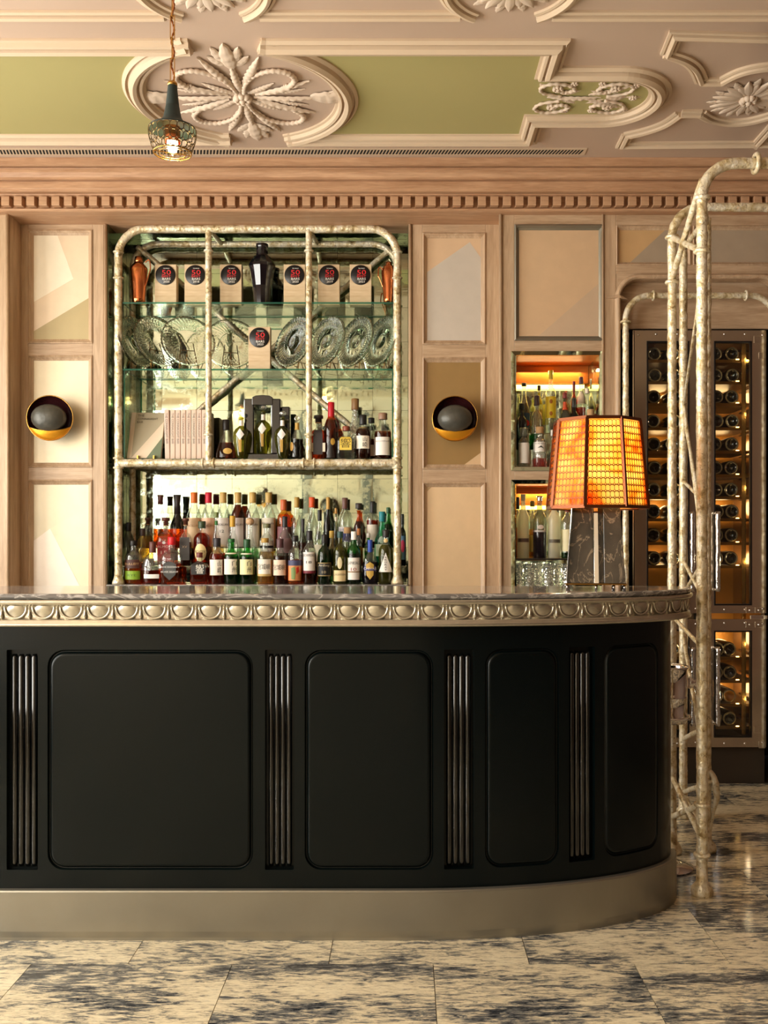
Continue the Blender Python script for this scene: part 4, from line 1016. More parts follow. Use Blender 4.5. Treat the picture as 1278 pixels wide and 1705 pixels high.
# ================================================================== pendant lamps
def pendant():
    D = 2.9; k = D/F; e = empty('pendant_lamp'); Z = lambda py: (215-py)*k       # origin at the rim
    prof = [(7.5,142),(8.2,150),(9.8,165),(11.5,180),(13.5,192),(17,200),(23,205.5),(31,210),(38,213.5),(39.5,216)]
    MB().lathe([(r*k, Z(y)) for r, y in prof]+[(38.6*k, Z(216.5)), (16*k, Z(202)), (6*k, Z(150))], 32, matfn=lambda i: 0, cap=False).build('shade', M['verdigris'], e)
    MB().lathe([(3*k, Z(136)), (7*k, Z(137)), (8.2*k, Z(139)), (8.2*k, Z(143)), (6*k, Z(143.5))][::-1], 20).build('brass_cap', M['brass'], e)
    surf = [(39,216),(39.2,224),(38,232),(35.5,240),(33,248),(31,254)]
    def S(u, v):     # u turns 0..1, v 0..1 down the cage
        x = v*(len(surf)-1); i = min(int(x), len(surf)-2); f = x-i; r = surf[i][0]*(1-f)+surf[i+1][0]*f; y = surf[i][1]*(1-f)+surf[i+1][1]*f
        return Vector((r*k*math.cos(2*PI*u), r*k*math.sin(2*PI*u), Z(y)))
    mb = MB(); nc, nr = 22, 3
    for j in range(nr):
        for i in range(nc):
            C = lambda a, b: S((i+a)/nc, min(1, max(0, (j+b)/nr)))
            N = C(.5, .5); N = Vector((N.x, N.y, 0)).normalized()
            for p, q in (((0,.25),(0,.75)), ((0,.25),(.3,.04)), ((1,.25),(.7,.04)), ((0,.75),(.3,.96)), ((1,.75),(.7,.96)), ((.3,.04),(.7,.04)), ((.3,.96),(.7,.96))):
                mb.bar(C(*p), C(*q), .0011, .0007, N)
    mb.build('pierced_cage', M['patina'], e)
    MB().torus((0,0,Z(255)), 31*k, .0022, 'Z', 32, 6).torus((0,0,Z(255)), 22*k, .0012, 'Z', 28, 6).build('bottom_ring', M['brass'], e)
    mb = MB()
    for a in (0.4, 0.4+PI/2): mb.bar((31*k*math.cos(a), 31*k*math.sin(a), Z(255)), (-31*k*math.cos(a), -31*k*math.sin(a), Z(255)), .001, .001, (0,0,1))
    mb.sphere((0,0,Z(257)), .004, n=8, m=6).build('cross_bars', M['brass'], e)
    MB().lathe([(13*k, Z(212)), (13*k, Z(238))], 20, cap=False).build('inner_tube', M['copper'], e)
    MB().lathe([(.001, Z(256)), (7*k, Z(252)), (9*k, Z(240)), (8*k, Z(225)), (4*k, Z(214))], 16).build('bulb', emitter('pendant_bulb', (255, 214, 140), 30), e)
    # cord and chain to the ceiling
    zt_ = CEIL-2.594; z0 = Z(136); ch = []; zz = z0; i = 0
    while zz < zt_-.02:
        L = .072; mb = MB(); w = .0065
        pts = [(-w, 0), (w, 0), (w, L), (-w, L)]
        pts3 = [Vector((a, 0, zz+b)) if i % 2 == 0 else Vector((0, a, zz+b)) for a, b in pts]
        for p, q in zip(pts3, pts3[1:]+pts3[:1]): mb.bar(p, q, .0012, .0012, (0,1,0) if i % 2 == 0 else (1,0,0))
        mb.build('chain_link', M['brass'], e); zz += L-.006; i += 1
    n = 140; mb = MB()
    for ph in (0, PI):
        mb.tube([(.0045*math.sin(t*.11*3)+.0019*math.cos(t*.9+ph), .004+.0019*math.sin(t*.9+ph), z0+(zt_-z0)*t/n) for t in range(n+1)], .0019, 6)
    mb.build('twisted_cord', mat('amber_silk_cord', (150, 84, 26), .6) if 'silk' not in M else M['silk'], e)
    MB().lathe([(.05, zt_-.03), (.055, zt_-.02), (.055, zt_)], 24).build('ceiling_rose', M['brass_d'], e)
    point_light('pendant_glow', (0, 0, Z(262)), 5, (1, .72, .36), .02, e)
    return e
pd = pendant(); pd.location = (PX(287, 2.9), 2.9, 2.594)
tag(pd, 'verdigris cone pendant lamp with pierced brass cage on a chain', 'pendant lamp', 'pendant lamps')
p2 = copy_tree(pd); p2.location = (-1.57, 2.0, 2.594); tag(p2, 'second pendant lamp seen only small in the mirror above the decanters', 'pendant lamp', 'pendant lamps')

# ================================================================== champagne bucket behind the bar end
bk = tag(empty('champagne_bucket', (1.055, 3.78, 0)), 'polished chrome champagne bucket on a stand behind the rounded bar end', 'champagne bucket')
bz = lambda py: PZ(py, 3.76)
MB().lathe([(0, bz(1203)), (.072, bz(1203)), (.078, bz(1196)), (.078, bz(1190)), (.070, bz(1186)), (.071, bz(1162)), (.076, bz(1160)), (.071, bz(1158)), (.076, bz(1115)), (.082, bz(1111)), (.080, bz(1109)), (.074, bz(1113)), (.068, bz(1180)), (0, bz(1182))], 32, cap=False).build('bowl', M['chrome'], bk)
MB().lathe([(.02, .0), (.026, .012), (.01, .028), (.014, .034), (0, .036)][::1], 16, (.078, 0, bz(1138)), 'X').build('knob', M['chrome'], bk)
MB().torus((0,0,bz(1194)), .086, .006, 'Z', 32, 8).build('ring', M['chrome'], bk)
MB().lathe([(.10, 0), (.10, .008), (.05, .025), (.012, .04), (.012, bz(1203))], 28).build('stand', M['chrome'], bk)
# ================================================================== bottles
PRE = dict(
 cyl=[(0,0),(.90,0),(1,.02),(1,.58),(.97,.63),(.82,.685),(.50,.735),(.38,.78),(.36,.82),(.36,1)],
 hi=[(0,0),(.92,0),(1,.02),(1,.55),(.96,.615),(.82,.675),(.52,.715),(.42,.76),(.38,.9),(.38,1)],
 mac=[(0,0),(.92,0),(1,.02),(1,.50),(.96,.58),(.72,.68),(.45,.75),(.37,.80),(.35,1)],
 sq=[(0,0),(.93,0),(1,.02),(1,.54),(.96,.60),(.70,.66),(.38,.70),(.30,.74),(.30,1)],
 flask=[(0,0),(.88,0),(.96,.03),(1,.25),(.98,.42),(.88,.55),(.62,.64),(.34,.70),(.26,.76),(.26,1)],
 bell=[(0,0),(.94,0),(1,.05),(.98,.14),(.80,.32),(.60,.48),(.48,.56),(.30,.62),(.26,.68),(.26,1)],
 olive=[(0,0),(.48,0),(.52,.03),(.70,.14),(.93,.34),(1,.46),(.95,.55),(.74,.62),(.40,.66),(.27,.69),(.25,.74),(.25,.82),(.38,.84),(.30,.86),(.26,.88)],
 neck=[(0,0),(.92,0),(1,.02),(1,.42),(.90,.5),(.66,.58),(.46,.66),(.37,.76),(.32,.86),(.32,1)],
 cone=[(0,0),(.85,0),(.92,.03),(1,.30),(.95,.42),(.70,.52),(.44,.62),(.38,.8),(.42,1)],
 vod=[(0,0),(.95,0),(1,.015),(1,.60),(.96,.66),(.70,.72),(.44,.77),(.38,.82),(.36,1)],
 swirl=[(0,0),(.9,0),(1,.06),(.86,.16),(.98,.26),(.80,.36),(.84,.46),(.62,.56),(.40,.64),(.30,.70),(.30,.82),(.44,.84)],
)
SQ = {'sq': 6}
def rowz(r): return ROWS[r]
ROWS = {'f': (5.207, SILL+.0005), 'm': (5.293, 1.1705), 'b': (5.379, 1.2705), 'g': (5.222, SH3+.0005), 'h': (5.31, SH3+.0005)}
def bottle(label, px, wpx, top, row, shape, glassm, liqm, fill, cap, labels=(), name='bottle', sy=1.0, group=None, n=22, rot=0):
    D, zb = ROWS[row]; k = D/F; R = wpx/2*k; H = PZ(top, D)-zb; ex = SQ.get(shape, 2)
    e = tag(empty(name, (PX(px, D), D, zb), rot), label, 'decanter' if 'decanter' in name else 'bottle', group)
    prof = [(r*R, z*H) for r, z in PRE[shape]]; zf = fill*H; out = []
    for a, b in zip(prof, prof[1:]):
        out.append(a)
        if a[1] < zf < b[1]: t = (zf-a[1])/(b[1]-a[1]); out.append((a[0]+(b[0]-a[0])*t, zf))
    out.append(prof[-1]); top_open = prof[-1]
    body = MB().lathe(out, n, ex=ex, sy=sy, matfn=lambda i: 1 if (out[i][1]+out[min(i+1, len(out)-1)][1])/2 < zf else 0, cap=False)
    body.build('glass_body', [M[glassm], M[liqm]], e)
    if cap:
        cm_, ch, cr = cap[:3]; rn = prof[-1][0]*cr; z0 = H*(1-ch); z1 = H+.0005; m = M[cm_] if isinstance(cm_, str) else flat(cm_)
        style = cap[3] if len(cap) > 3 else 'cyl'
        if style == 'cyl': pr = [(rn, z0), (rn*1.03, z0+.002), (rn*1.0, z0+(z1-z0)*.5), (rn*1.04, z1-.003), (rn*.9, z1)]
        elif style == 'stop': zm = z0+(z1-z0)*.55; pr = [(rn*.78, z0), (rn*.78, zm), (rn*1.15, zm+.001), (rn*1.15, z1-.002), (rn*1.05, z1)]
        elif style == 'ball': pr = [(rn*.5, z0)]+[(max(.0005, rn*1.2*math.sin(PI*t/8)), z0+(z1-z0)*(.5-.5*math.cos(PI*t/8))) for t in range(1, 9)]
        elif style == 'flare': pr = [(rn*.95, z0), (rn*.85, z0+(z1-z0)*.5), (rn*1.1, z1-.002), (rn, z1)]
        o = MB().lathe(pr, 16).build('cap', m, e)
        if style == 'stop': MB().lathe([(rn*.82, z0-.004), (rn*.82, z0)], 14).build('neck_ring', M['cork'], e)
    for li, lb in enumerate(labels):
        kind = lb[0]; up = .0008+.0007*li
        if kind == 'L':           # wrapped label: z0, z1, half angle, colour, words
            _, z0, z1, ha, rgb, words_ = lb; rr = max(r for r, z in prof if True) if False else None
            rad = lambda z: next((a[0]+(b[0]-a[0])*(z-a[1])/max(1e-9, b[1]-a[1]) for a, b in zip(prof, prof[1:]) if a[1] <= z <= b[1] and b[1] > a[1]), R)
            def surf(x, z, lift=None):
                lift = up if lift is None else lift
                r_ = rad(z)
                if ex != 2: return Vector((x, -r_*sy-lift, z))
                x = max(-r_*.995, min(r_*.995, x)); return Vector((x, -(math.sqrt(r_*r_-x*x)*sy)-lift, z))
            rows = []; ns = 12
            zs = sorted(set([z0*H, z1*H]+[p[1] for p in prof if z0*H < p[1] < z1*H]))
            for z in zs:
                r_ = rad(z); hw = r_*math.sin(math.radians(ha)) if ex == 2 else r_*ha/90
                rows.append([surf(-hw+2*hw*i/ns, z) for i in range(ns+1)])
            m = M[rgb] if isinstance(rgb, str) else flat(rgb, .55)
            lo = MB().grid(rows, 0, True).build('label', m, e)
            for wd in words_:
                w_, zc, xw, hh, col = wd[:5]; turn = wd[5] if len(wd) > 5 else 0; xo = wd[6] if len(wd) > 6 else 0
                mbt = MB()
                xw = min(xw, .8 if ex == 2 else 1.2)
                letters(mbt, w_, xw*R*2, hh*H, lambda u, v: surf(u+xo*R, zc*H+v, up+.0006), 0, turn)
                mbt.build('lettering', flat(col), lo)
        elif kind == 'B':         # flat badge polygon: points (x in R, z in H)
            _, pts, rgb = lb; ym = R*sy
            rad = lambda z: next((a[0]+(b[0]-a[0])*(z-a[1])/max(1e-9, b[1]-a[1]) for a, b in zip(prof, prof[1:]) if a[1] <= z <= b[1] and b[1] > a[1]), R)
            rm_ = max(rad(z*H) for x, z in pts); ring = []
            for a_, b_ in zip(pts, pts[1:]+pts[:1]):
                q = max(1, int(math.hypot(b_[0]-a_[0], (b_[1]-a_[1])*2)/.16)); ring += [(a_[0]+(b_[0]-a_[0])*t/q, a_[1]+(b_[1]-a_[1])*t/q) for t in range(q)]
            c0 = (sum(x for x, z in pts)/len(pts), sum(z for x, z in pts)/len(pts)); rows = []
            for t in range(5):
                row = []
                for x, z in ring:
                    f = t/4; xx = (c0[0]+(x-c0[0])*f)*R; zz_ = (c0[1]+(z-c0[1])*f)*H; xx = max(-rm_*.99, min(rm_*.99, xx))
                    row.append(Vector((xx, (-math.sqrt(max(0, rm_*rm_-xx*xx)) if ex == 2 else -rm_)*sy-up-.0006, zz_)))
                rows.append(row)
            MB().grid(rows, 0, True, cu=True).build('badge', M[rgb] if isinstance(rgb, str) else flat(rgb), e)
    return e
def oval(cx_, cz_, rx, rz, n=16): return [(cx_+rx*math.cos(2*PI*i/n), cz_+rz*math.sin(2*PI*i/n)) for i in range(n)]
K = (22, 18, 16); CR = (240, 230, 206); WH = (244, 240, 232); GD = (190, 150, 70)
# front row, from the left post to the right post
bottle('rye bottle with lime green lower label beside the left frame foot', 222, 29, 900, 'f', 'cyl', 'clear', 'amber', .50, (K, .12, 1.2), [('L', .10, .30, 88, (132, 168, 40), [('RYE', .2, .5, .05, (70, 100, 20))]), ('L', .36, .56, 55, (70, 34, 24), [('BULLEIT', .46, 1.1, .05, (200, 160, 110))])], sy=.7)
bottle('broad flask bottle of red amber whiskey with small white strip label', 254, 37, 902, 'f', 'flask', 'clear', 'red', .32, ((96, 50, 40), .26, 1.15), [('L', .13, .23, 44, 'white', [])], sy=.55)
bottle('square bottle with dark shield label and bright red cap', 286, 32, 894, 'f', 'sq', 'clear', 'deep', .42, ((208, 26, 38), .17, 1.35), [('B', [(-.7,.42),(-.35,.46),(0,.48),(.35,.46),(.7,.42),(.62,.2),(0,.08),(-.62,.2)], (58, 58, 56)), ('L', .33, .40, 40, (96, 96, 92), [("JACK DANIEL'S", .36, 1.0, .03, WH)]), ('L', .22, .31, 36, (84, 84, 80), [('SILVER SELECT', .26, .9, .03, WH)])])
bottle('squat faceted bottle with black square kanji label', 332, 27, 920, 'f', 'sq', 'clear', 'red', .5, ((120, 60, 54), .16, 1.3), [('L', .30, .66, 76, (40, 38, 36), [('響', .48, .5, .30, (226, 220, 206), 0, .25)])])
bottle('tawny whisky with cream kanji label and dark cap', 361, 24.5, 896, 'f', 'hi', 'clear', 'red', .66, ((50, 46, 52), .19, 1.3), [('L', .19, .53, 80, 'paper', [('山', .44, .22, .11, K, 0, .5), ('崎', .30, .24, .13, K, 0, .5)]), ('L', .19, .21, 80, CR, [])])
bottle('green bottle with pale kanji label, the one beside the tawny whisky', 385, 25, 897, 'f', 'hi', 'grn', 'dgrn', .60, ((34, 98, 44), .08, 1.2), [('L', .21, .55, 80, 'paper', [('白', .46, .28, .11, K, 0, .55), ('州', .32, .28, .12, K, 0, .55)] if '白' in TXT else [('白州', .39, .5, .2, K, 0, .4)]), ('L', .66, .69, 85, CR, [])])
bottle('green bottle with yellowish kanji label, the one beside the gold-capped whisky', 411, 25, 898, 'f', 'hi', 'grn', 'dgrn', .60, ((40, 84, 50), .18, 1.2), [('L', .21, .55, 80, (236, 230, 176), [('白', .46, .26, .11, K, 0, .45), ('州', .32, .26, .12, K, 0, .45)]), ('L', .66, .69, 85, CR, [])])
bottle('golden whisky with cream brush-lettered label and gold cap', 441, 25, 896, 'f', 'hi', 'clear', 'gold', .52, (GD, .10, 1.3), [('L', .20, .54, 80, 'paper', [('宮城峡', .38, 1.3, .13, K)]), ('L', .17, .22, 80, (206, 176, 110), [])])
bottle('dark whisky with peach brush-lettered label and gold-topped brown cap', 466, 24, 897, 'f', 'hi', 'clear', 'brown', .62, ((90, 56, 60), .20, 1.25), [('L', .19, .53, 80, (242, 214, 190), [('宮城峡', .37, 1.3, .13, K)])])
bottle('bottle with painted orange and green picture label under a blue band', 491, 24, 892, 'f', 'cyl', 'clear', 'amber', .50, (K, .12, 1.2), [('L', .07, .38, 82, (226, 150, 92), []), ('L', .38, .49, 82, (74, 76, 110), []), ('B', [(-.4,.1),(.1,.09),(.2,.24),(.05,.36),(-.45,.33)], (126, 148, 84)), ('B', [(.3,.2),(.65,.26),(.6,.36),(.3,.34)], (206, 50, 34))])
bottle('bottle with tall white label bearing 18 and burgundy foot band', 515, 22, 884, 'f', 'cyl', 'clear', 'brown', .56, ((36, 30, 34), .18, 1.2), [('L', .24, .60, 80, 'white', [('BOWMORE', .54, 1.0, .05, (70, 60, 60)), ('18', .41, .42, .05, K)]), ('L', .20, .25, 80, (120, 34, 50), [])])
bottle('dark green bottle with black gold-bordered label', 540, 22.5, 890, 'f', 'cyl', 'dgrn', 'dgrn', .5, (K, .18, 1.2), [('L', .16, .43, 76, (196, 168, 110), []), ('L', .175, .415, 70, (28, 28, 28), [('Ardbeg', .37, 1.1, .06, (214, 200, 170)), ('10', .24, .3, .05, (200, 180, 140))])])
bottle('olive bottle with cream label below a cream oval medallion', 566, 23, 885, 'f', 'cyl', 'olv', 'olv', .5, ((40, 76, 74), .12, 1.2), [('L', .05, .26, 82, (234, 212, 160), [('LAGAVULIN', .18, 1.1, .04, (110, 84, 50))]), ('B', oval(0, .40, .36, .115), (238, 224, 180))])
bottle('bright green bottle with white lettered label and white capsule', 589, 23, 885, 'f', 'cyl', 'grn', 'dgrn', .58, (WH, .16, 1.15), [('L', .08, .50, 82, 'white', [('LAPHROAIG', .40, 1.5, .06, (60, 60, 60)), ('10', .28, .4, .06, (150, 40, 40))]), ('L', .22, .24, 82, (150, 110, 60), [])])
bottle('round-shouldered bottle with blue and gold crest and royal blue cap', 616, 26, 899, 'f', 'flask', 'clear', 'violet', .5, ((44, 74, 170), .28, 1.2), [('B', [(-.5,.44),(0,.5),(.5,.44),(.45,.2),(0,.1),(-.45,.2)], (206, 168, 80)), ('L', .30, .40, 50, (64, 62, 120), [('CHIVAS', .35, 1.0, .05, WH)])], sy=.75)
bottle('clear bottle with tall white triangle label spelling letters downward', 642, 24, 882, 'f', 'cyl', 'clear', 'olv', .72, ((30, 26, 24), .14, 1.3), [('B', [(0,.58),(.95,.22),(-.95,.22)], 'white'), ('B', oval(0, .80, .30, .04), (220, 190, 130))]+[('L', .2449, .245, 1, WH, [(c, .49-.045*i, .16, .03, K) for i, c in enumerate('ARDRAY')])])
# middle step
bottle('smoky clear bottle with black cap just behind the left post', 214, 20, 870, 'm', 'mac', 'smk', 'smk', .4, (K, .20, 1.2))
bottle('straw-coloured bottle with short dark cap behind the lime-labelled rye', 237, 22, 880, 'm', 'mac', 'straw', 'straw', .5, ((60, 42, 36), .20, 1.2))
bottle('amber bottle with red lettered label and flat brown stopper', 276, 25, 862, 'm', 'sq', 'clear', 'amber', .66, ((92, 46, 32), .16, 1.5, 'stop'), [('L', .10, .50, 76, (160, 40, 40), [('DALMORE', .40, 1.2, .05, (226, 180, 170)), ('15', .28, .4, .07, (226, 190, 180))]), ('B', oval(0, .48, .22, .03), (214, 210, 204))])
bottle('bottle with tall charcoal rectangular label and wooden stopper', 309, 17, 863, 'm', 'sq', 'clear', 'brown', .5, ((92, 52, 36), .14, 1.9, 'stop'), [('L', .12, .60, 88, (66, 60, 58), [('XV', .40, .5, .05, (180, 150, 120))])])
bottle('dark cherry bottle with cream oval label', 336, 27, 868, 'm', 'cyl', 'clear', 'red', .74, ((60, 76, 50), .16, 1.3), [('B', oval(0, .30, .72, .2), (232, 210, 150)), ('L', .29, .31, 1, CR, [("MICHTER'S", .32, 1.1, .06, (80, 60, 40))])])
bottle('slim bottle with olive and green neck bands', 360, 15, 853, 'm', 'neck', 'clear', 'pale', .4, ((110, 122, 66), .10, 1.4), [('L', .76, .84, 89, (46, 110, 50), [])])
bottle('clear conical bottle with mustard yellow cap', 387, 23, 859, 'm', 'neck', 'clear', 'clear', .4, ((206, 158, 52), .22, 1.25))
bottle('clear bottle with round wooden ball stopper', 416, 22, 862, 'm', 'cone', 'clear', 'clear', .4, ((206, 168, 128), .16, 1.3, 'ball'))
bottle('clear bottle with black-banded white label and olive cap', 444, 23, 872, 'm', 'cyl', 'clear', 'pale', .4, ((112, 112, 76), .10, 1.5), [('L', .34, .60, 80, 'white', []), ('L', .42, .48, 82, K, [])])
bottle('rounded bottle with speckled plum label and dark cap', 474, 27, 860, 'm', 'flask', 'clear', 'brown', .5, ((44, 40, 44), .22, 1.2), [('L', .26, .56, 70, (124, 92, 92), [])], sy=.7)
bottle('slim dark bottle with tall black capsule left of the white 18 label', 504, 14, 864, 'm', 'neck', 'smk', 'brown', .5, ((36, 32, 36), .30, 1.2))
bottle('clear bottle with short black cap behind the dark green bottle', 532, 18, 849, 'm', 'neck', 'clear', 'pale', .35, (K, .20, 1.2), [('L', .08, .38, 80, CR, [])])
bottle('olive gold bottle with amber collar beside the oval medallion bottle', 552, 16, 884, 'm', 'cone', 'straw', 'olv', .5, ((196, 160, 70), .20, 1.2))
bottle('small bottle with fat cork stopper', 578, 17, 878, 'm', 'cyl', 'clear', 'deep', .36, ('cork', .16, 1.9))
bottle('narrow bottle with caramel cap behind the white capsule', 597, 12, 880, 'm', 'cyl', 'clear', 'gold', .5, ((178, 110, 50), .18, 1.4))
bottle('emerald bottle with black band label behind the crest bottle', 613, 13, 888, 'm', 'cyl', 'grn', 'grn', .5, (WH, .14, 1.3), [('L', .4, .62, 85, (36, 40, 40), [('NUESO', .5, 1.4, .10, WH)])])
bottle('large emerald bottle with teal capsule and pale label', 636, 26, 852, 'm', 'neck', 'tea', 'tea', .6, ((26, 130, 140), .18, 1.25), [('L', .18, .40, 78, (214, 216, 196), []), ('B', oval(0, .48, .4, .07), (150, 170, 150))])
bottle('black bottle with blue and pink label right of the frame post', 669.5, 12, 856, 'm', 'hi', 'blk', 'blk', .5, (K, .2, 1.2), [('L', .12, .58, 85, (110, 150, 180), []), ('B', oval(.1, .38, .6, .12), (224, 70, 104))])
# top step
bottle('little clear bottle with brown stopper left of the tall brown-capped one', 246, 15, 862, 'b', 'cyl', 'clear', 'pale', .4, ((90, 54, 40), .22, 1.5, 'stop'))
bottle('tall clear bottle with flared brown cap', 267, 22, 824, 'b', 'neck', 'clear', 'amber', .36, ((96, 50, 42), .18, 1.4, 'flare'))
bottle('black-necked flared bottle with golden lower body', 295, 24, 824, 'b', 'cone', 'blk', 'amber', .36, ((40, 30, 28), .36, 1.15, 'flare'))
MACG = 'tall clear square-shouldered whiskies on the top step'
def mac(px, cap, rgb, liqm, label, words_, fill=.5): bottle(label, px, 24, 820, 'b', 'mac', 'clear', liqm, fill, (cap, .19, 1.3), [('L', .02, .54, 80, rgb, words_)], group=MACG)
mac(323, (222, 112, 36), (224, 190, 150), 'pale', 'tall clear whisky with orange capsule and tan label', [('MACALLAN', .40, 1.1, .04, (170, 120, 80))])
mac(347, (202, 30, 52), (230, 186, 156), 'pale', 'tall clear whisky with crimson capsule and salmon label', [('MACALLAN', .40, 1.1, .04, (150, 90, 70))])
mac(371.5, (196, 158, 88), (232, 222, 214), 'clear', 'tall clear whisky with gold capsule and 12 on its label', [('MACALLAN', .42, 1.1, .04, (60, 60, 60)), ('12', .30, .3, .05, K)])
mac(396, (196, 158, 88), (222, 210, 206), 'brown', 'tall gold-capped whisky with dark liquid showing in its shoulders', [('MACALLAN', .42, 1.1, .04, (80, 70, 70))], .78)
mac(420.5, (200, 164, 92), (226, 216, 204), 'clear', 'tall clear gold-capped whisky right of the dark-shouldered one', [('MACALLAN', .42, 1.1, .04, (80, 70, 70))])
mac(447, (200, 164, 92), (234, 226, 206), 'pale', 'tall clear gold-capped whisky with black line across its cream label', [('MACALLAN', .44, 1.1, .04, (80, 70, 70)), ('L', .2, 1, .0, K)][:1])
bottle('amber bottle with copper capsule and mauve label', 472, 22, 832, 'b', 'cyl', 'gold', 'amber', .7, ((200, 98, 50), .22, 1.3), [('L', .10, .44, 80, (160, 110, 120), [])])
bottle('clear bottle with dull gold capsule beside the copper-capped one', 494, 20, 828, 'b', 'neck', 'clear', 'clear', .4, ((180, 142, 62), .20, 1.3))
bottle('clear bottle with vivid orange capsule', 519, 20, 828, 'b', 'neck', 'clear', 'clear', .4, ((228, 84, 34), .20, 1.5))
bottle('black bottle with golden neck foil', 546, 16, 828, 'b', 'neck', 'blk', 'blk', .5, ((206, 160, 80), .24, 1.2))
bottle('slim bottle with gold cap and pale round badge', 559, 9, 846, 'b', 'neck', 'smk', 'smk', .5, ((190, 140, 70), .14, 1.5), [('B', oval(0, .72, .5, .06), CR)])
bottle('wide clear bottle with brown capsule and blue band label', 574, 21, 829, 'b', 'mac', 'clear', 'clear', .45, ((104, 66, 58), .22, 1.3), [('L', .12, .30, 80, (80, 84, 150), []), ('L', .30, .42, 80, (200, 196, 200), [('SILVER SELECT', .36, 1.2, .05, (90, 80, 120))])])
bottle('two-tiered dark whisky bottle with narrow amber neck', 597, 20, 838, 'b', 'swirl', 'amber', 'brown', .60, ((50, 38, 34), .12, 1.3))
bottle('clear bottle with black capsule and white label near the emerald bottle', 620, 20, 835, 'b', 'cyl', 'clear', 'red', .60, (K, .24, 1.3), [('L', .14, .50, 80, (230, 222, 206), [])])
bottle('tall dark green bottle behind the teal-capped one', 646, 17, 845, 'b', 'neck', 'grn', 'dgrn', .6, ((30, 80, 44), .14, 1.2))
# stepped riser under the rear bottles
rz_ = tag(empty('bottle_riser', ((nx0+nx1)/2, 5.33, SILL)), 'stepped mirrored riser under the rear rows of bottles', 'riser')
MB().box(-.815, .815, -.080, .006, 0, 1.17-SILL).build('lower_step', M['mirror'], rz_, bevel=.002); MB().box(-.815, .815, .006, .088, 0, 1.27-SILL).build('upper_step', M['mirror'], rz_, bevel=.002)
# ------------------------------------------------------------------ gallery shelf
XO = bottle('bell-shaped cognac decanter with gold oval label beside the books', 376, 35, 699, 'g', 'bell', 'clear', 'brown', .42, ((30, 22, 20), .26, 1.25), [('B', oval(.25, .20, .42, .075), (206, 166, 84)), ('L', .86, .885, 80, GD, [])], 'decanter', sy=.6)
def olive(px, top, row, label):
    e = bottle(label, px, 27, top, row, 'olive', 'olv', 'olv', .6, None, [('L', .685, .80, 88, 'white', []), ('B', [(0,.62),(.5,.50),(0,.38),(-.5,.50)], 'white'), ('L', .14, .40, 12, GD, [])], 'decanter', group='olive green decanters with diamond labels')
    D, zb = ROWS[row]; H = PZ(top, D)-zb; MB().sphere((0,0,H*.945), .021, .021, H*.055, 14, 8).build('stopper', M['crystal'], e); return e
olive(401.5, 684, 'g', 'olive green decanter with diamond label beside the bell-shaped cognac')
olive(470, 684, 'g', 'olive green decanter with diamond label beside the ring-stoppered decanter')
ROWS['c'] = (5.285, SH3+.0005+.036)
olive(438, 674, 'c', 'olive green decanter with diamond label raised inside the black display case')
dc = tag(empty('display_case', (PX(438, 5.30), 5.30, SH3+.0005)), 'stepped glossy black display case behind the olive decanters', 'display case')
qx = lambda px: PX(px, 5.30)-dc.location.x; qz = lambda py: PZ(py, 5.30)-dc.location.z
MB().box(qx(405), qx(482), -.045, .06, 0, .035).build('base', M['glossblack'], dc, bevel=.004)
for a, b in ((407, 424), (452, 468)): MB().box(qx(a), qx(b), -.03, .06, .035, qz(665)).build('side_pillar', M['glossblack'], dc, bevel=.006)
MB().box(qx(468), qx(482), .0, .06, .035, qz(677)).build('wing', M['glossblack'], dc, bevel=.006)
MB().extrude([Vector((qx(421), -.036, qz(676))), Vector((qx(455), -.036, qz(676))), Vector((qx(455), -.036, qz(663))), Vector((qx(449), -.036, qz(660))), Vector((qx(438), -.036, qz(659))), Vector((qx(427), -.036, qz(660))), Vector((qx(421), -.036, qz(663)))], (0, .096, 0)).build('arched_top', M['glossblack'], dc, bevel=.003)
rs = bottle('swirled glass decanter with gold collar and ring stopper', 494.5, 24, 691, 'g', 'swirl', 'clear', 'blk', .45, None, [('L', .66, .82, 88, GD, []), ('B', oval(-.7, .28, .3, .1), (170, 126, 50))], 'decanter')
_H = PZ(691, 5.222)-SH3; MB().torus((0, 0, _H*.92), .012, .003, 'Y', 18, 6).build('ring_stopper', M['chrome'], rs)
bottle('square dark bottle with charcoal label and broad black stopper', 530, 24, 692, 'g', 'sq', 'clear', 'deep', .66, ((46, 32, 26), .16, 1.9, 'stop'), [('L', .10, .66, 60, (52, 46, 46), [('XV', .33, .4, .06, (170, 130, 90))]), ('L', .16, .36, 92, CR, []), ('L', .105, .655, 58, (52, 46, 46), [])])
bottle('amber bottle dipped in red wax', 551, 24, 670, 'g', 'mac', 'amber', 'brown', .70, ((206, 24, 44), .28, 1.3), [('B', [(-.6,0.02),(.6,.02),(.5,.12),(.3,.2),(.35,.3),(0,.36),(-.3,.28),(-.35,.14)], (26, 18, 16)), ('B', oval(.3, .30, .3, .06), (190, 150, 60))])
bottle('faceted bottle with yellow kanji label and glass stopper', 576, 31, 710, 'g', 'sq', 'clear', 'smk', .62, ((140, 70, 50), .14, 1.3), [('L', .26, .66, 58, (236, 204, 84), [('響', .47, .55, .28, (90, 70, 20))])])
bottle('tall dark whisky with cream kanji label, the one on the shelf of decanters', 604, 25, 691, 'g', 'hi', 'clear', 'brown', .68, (K, .22, 1.3), [('L', .23, .52, 82, 'paper', [('山', .44, .26, .09, K, 0, .3), ('崎', .32, .3, .11, K, 0, .3)]), ('L', .70, .715, 88, GD, [])])
bottle('dark bottle with plain white label and wooden stopper by the glass side panel', 637, 28, 688, 'g', 'hi', 'clear', 'brown', .60, ((150, 116, 92), .14, 1.4), [('L', .08, .47, 84, 'white', [('BALVENIE', .38, 1.2, .03, (140, 130, 130))])])
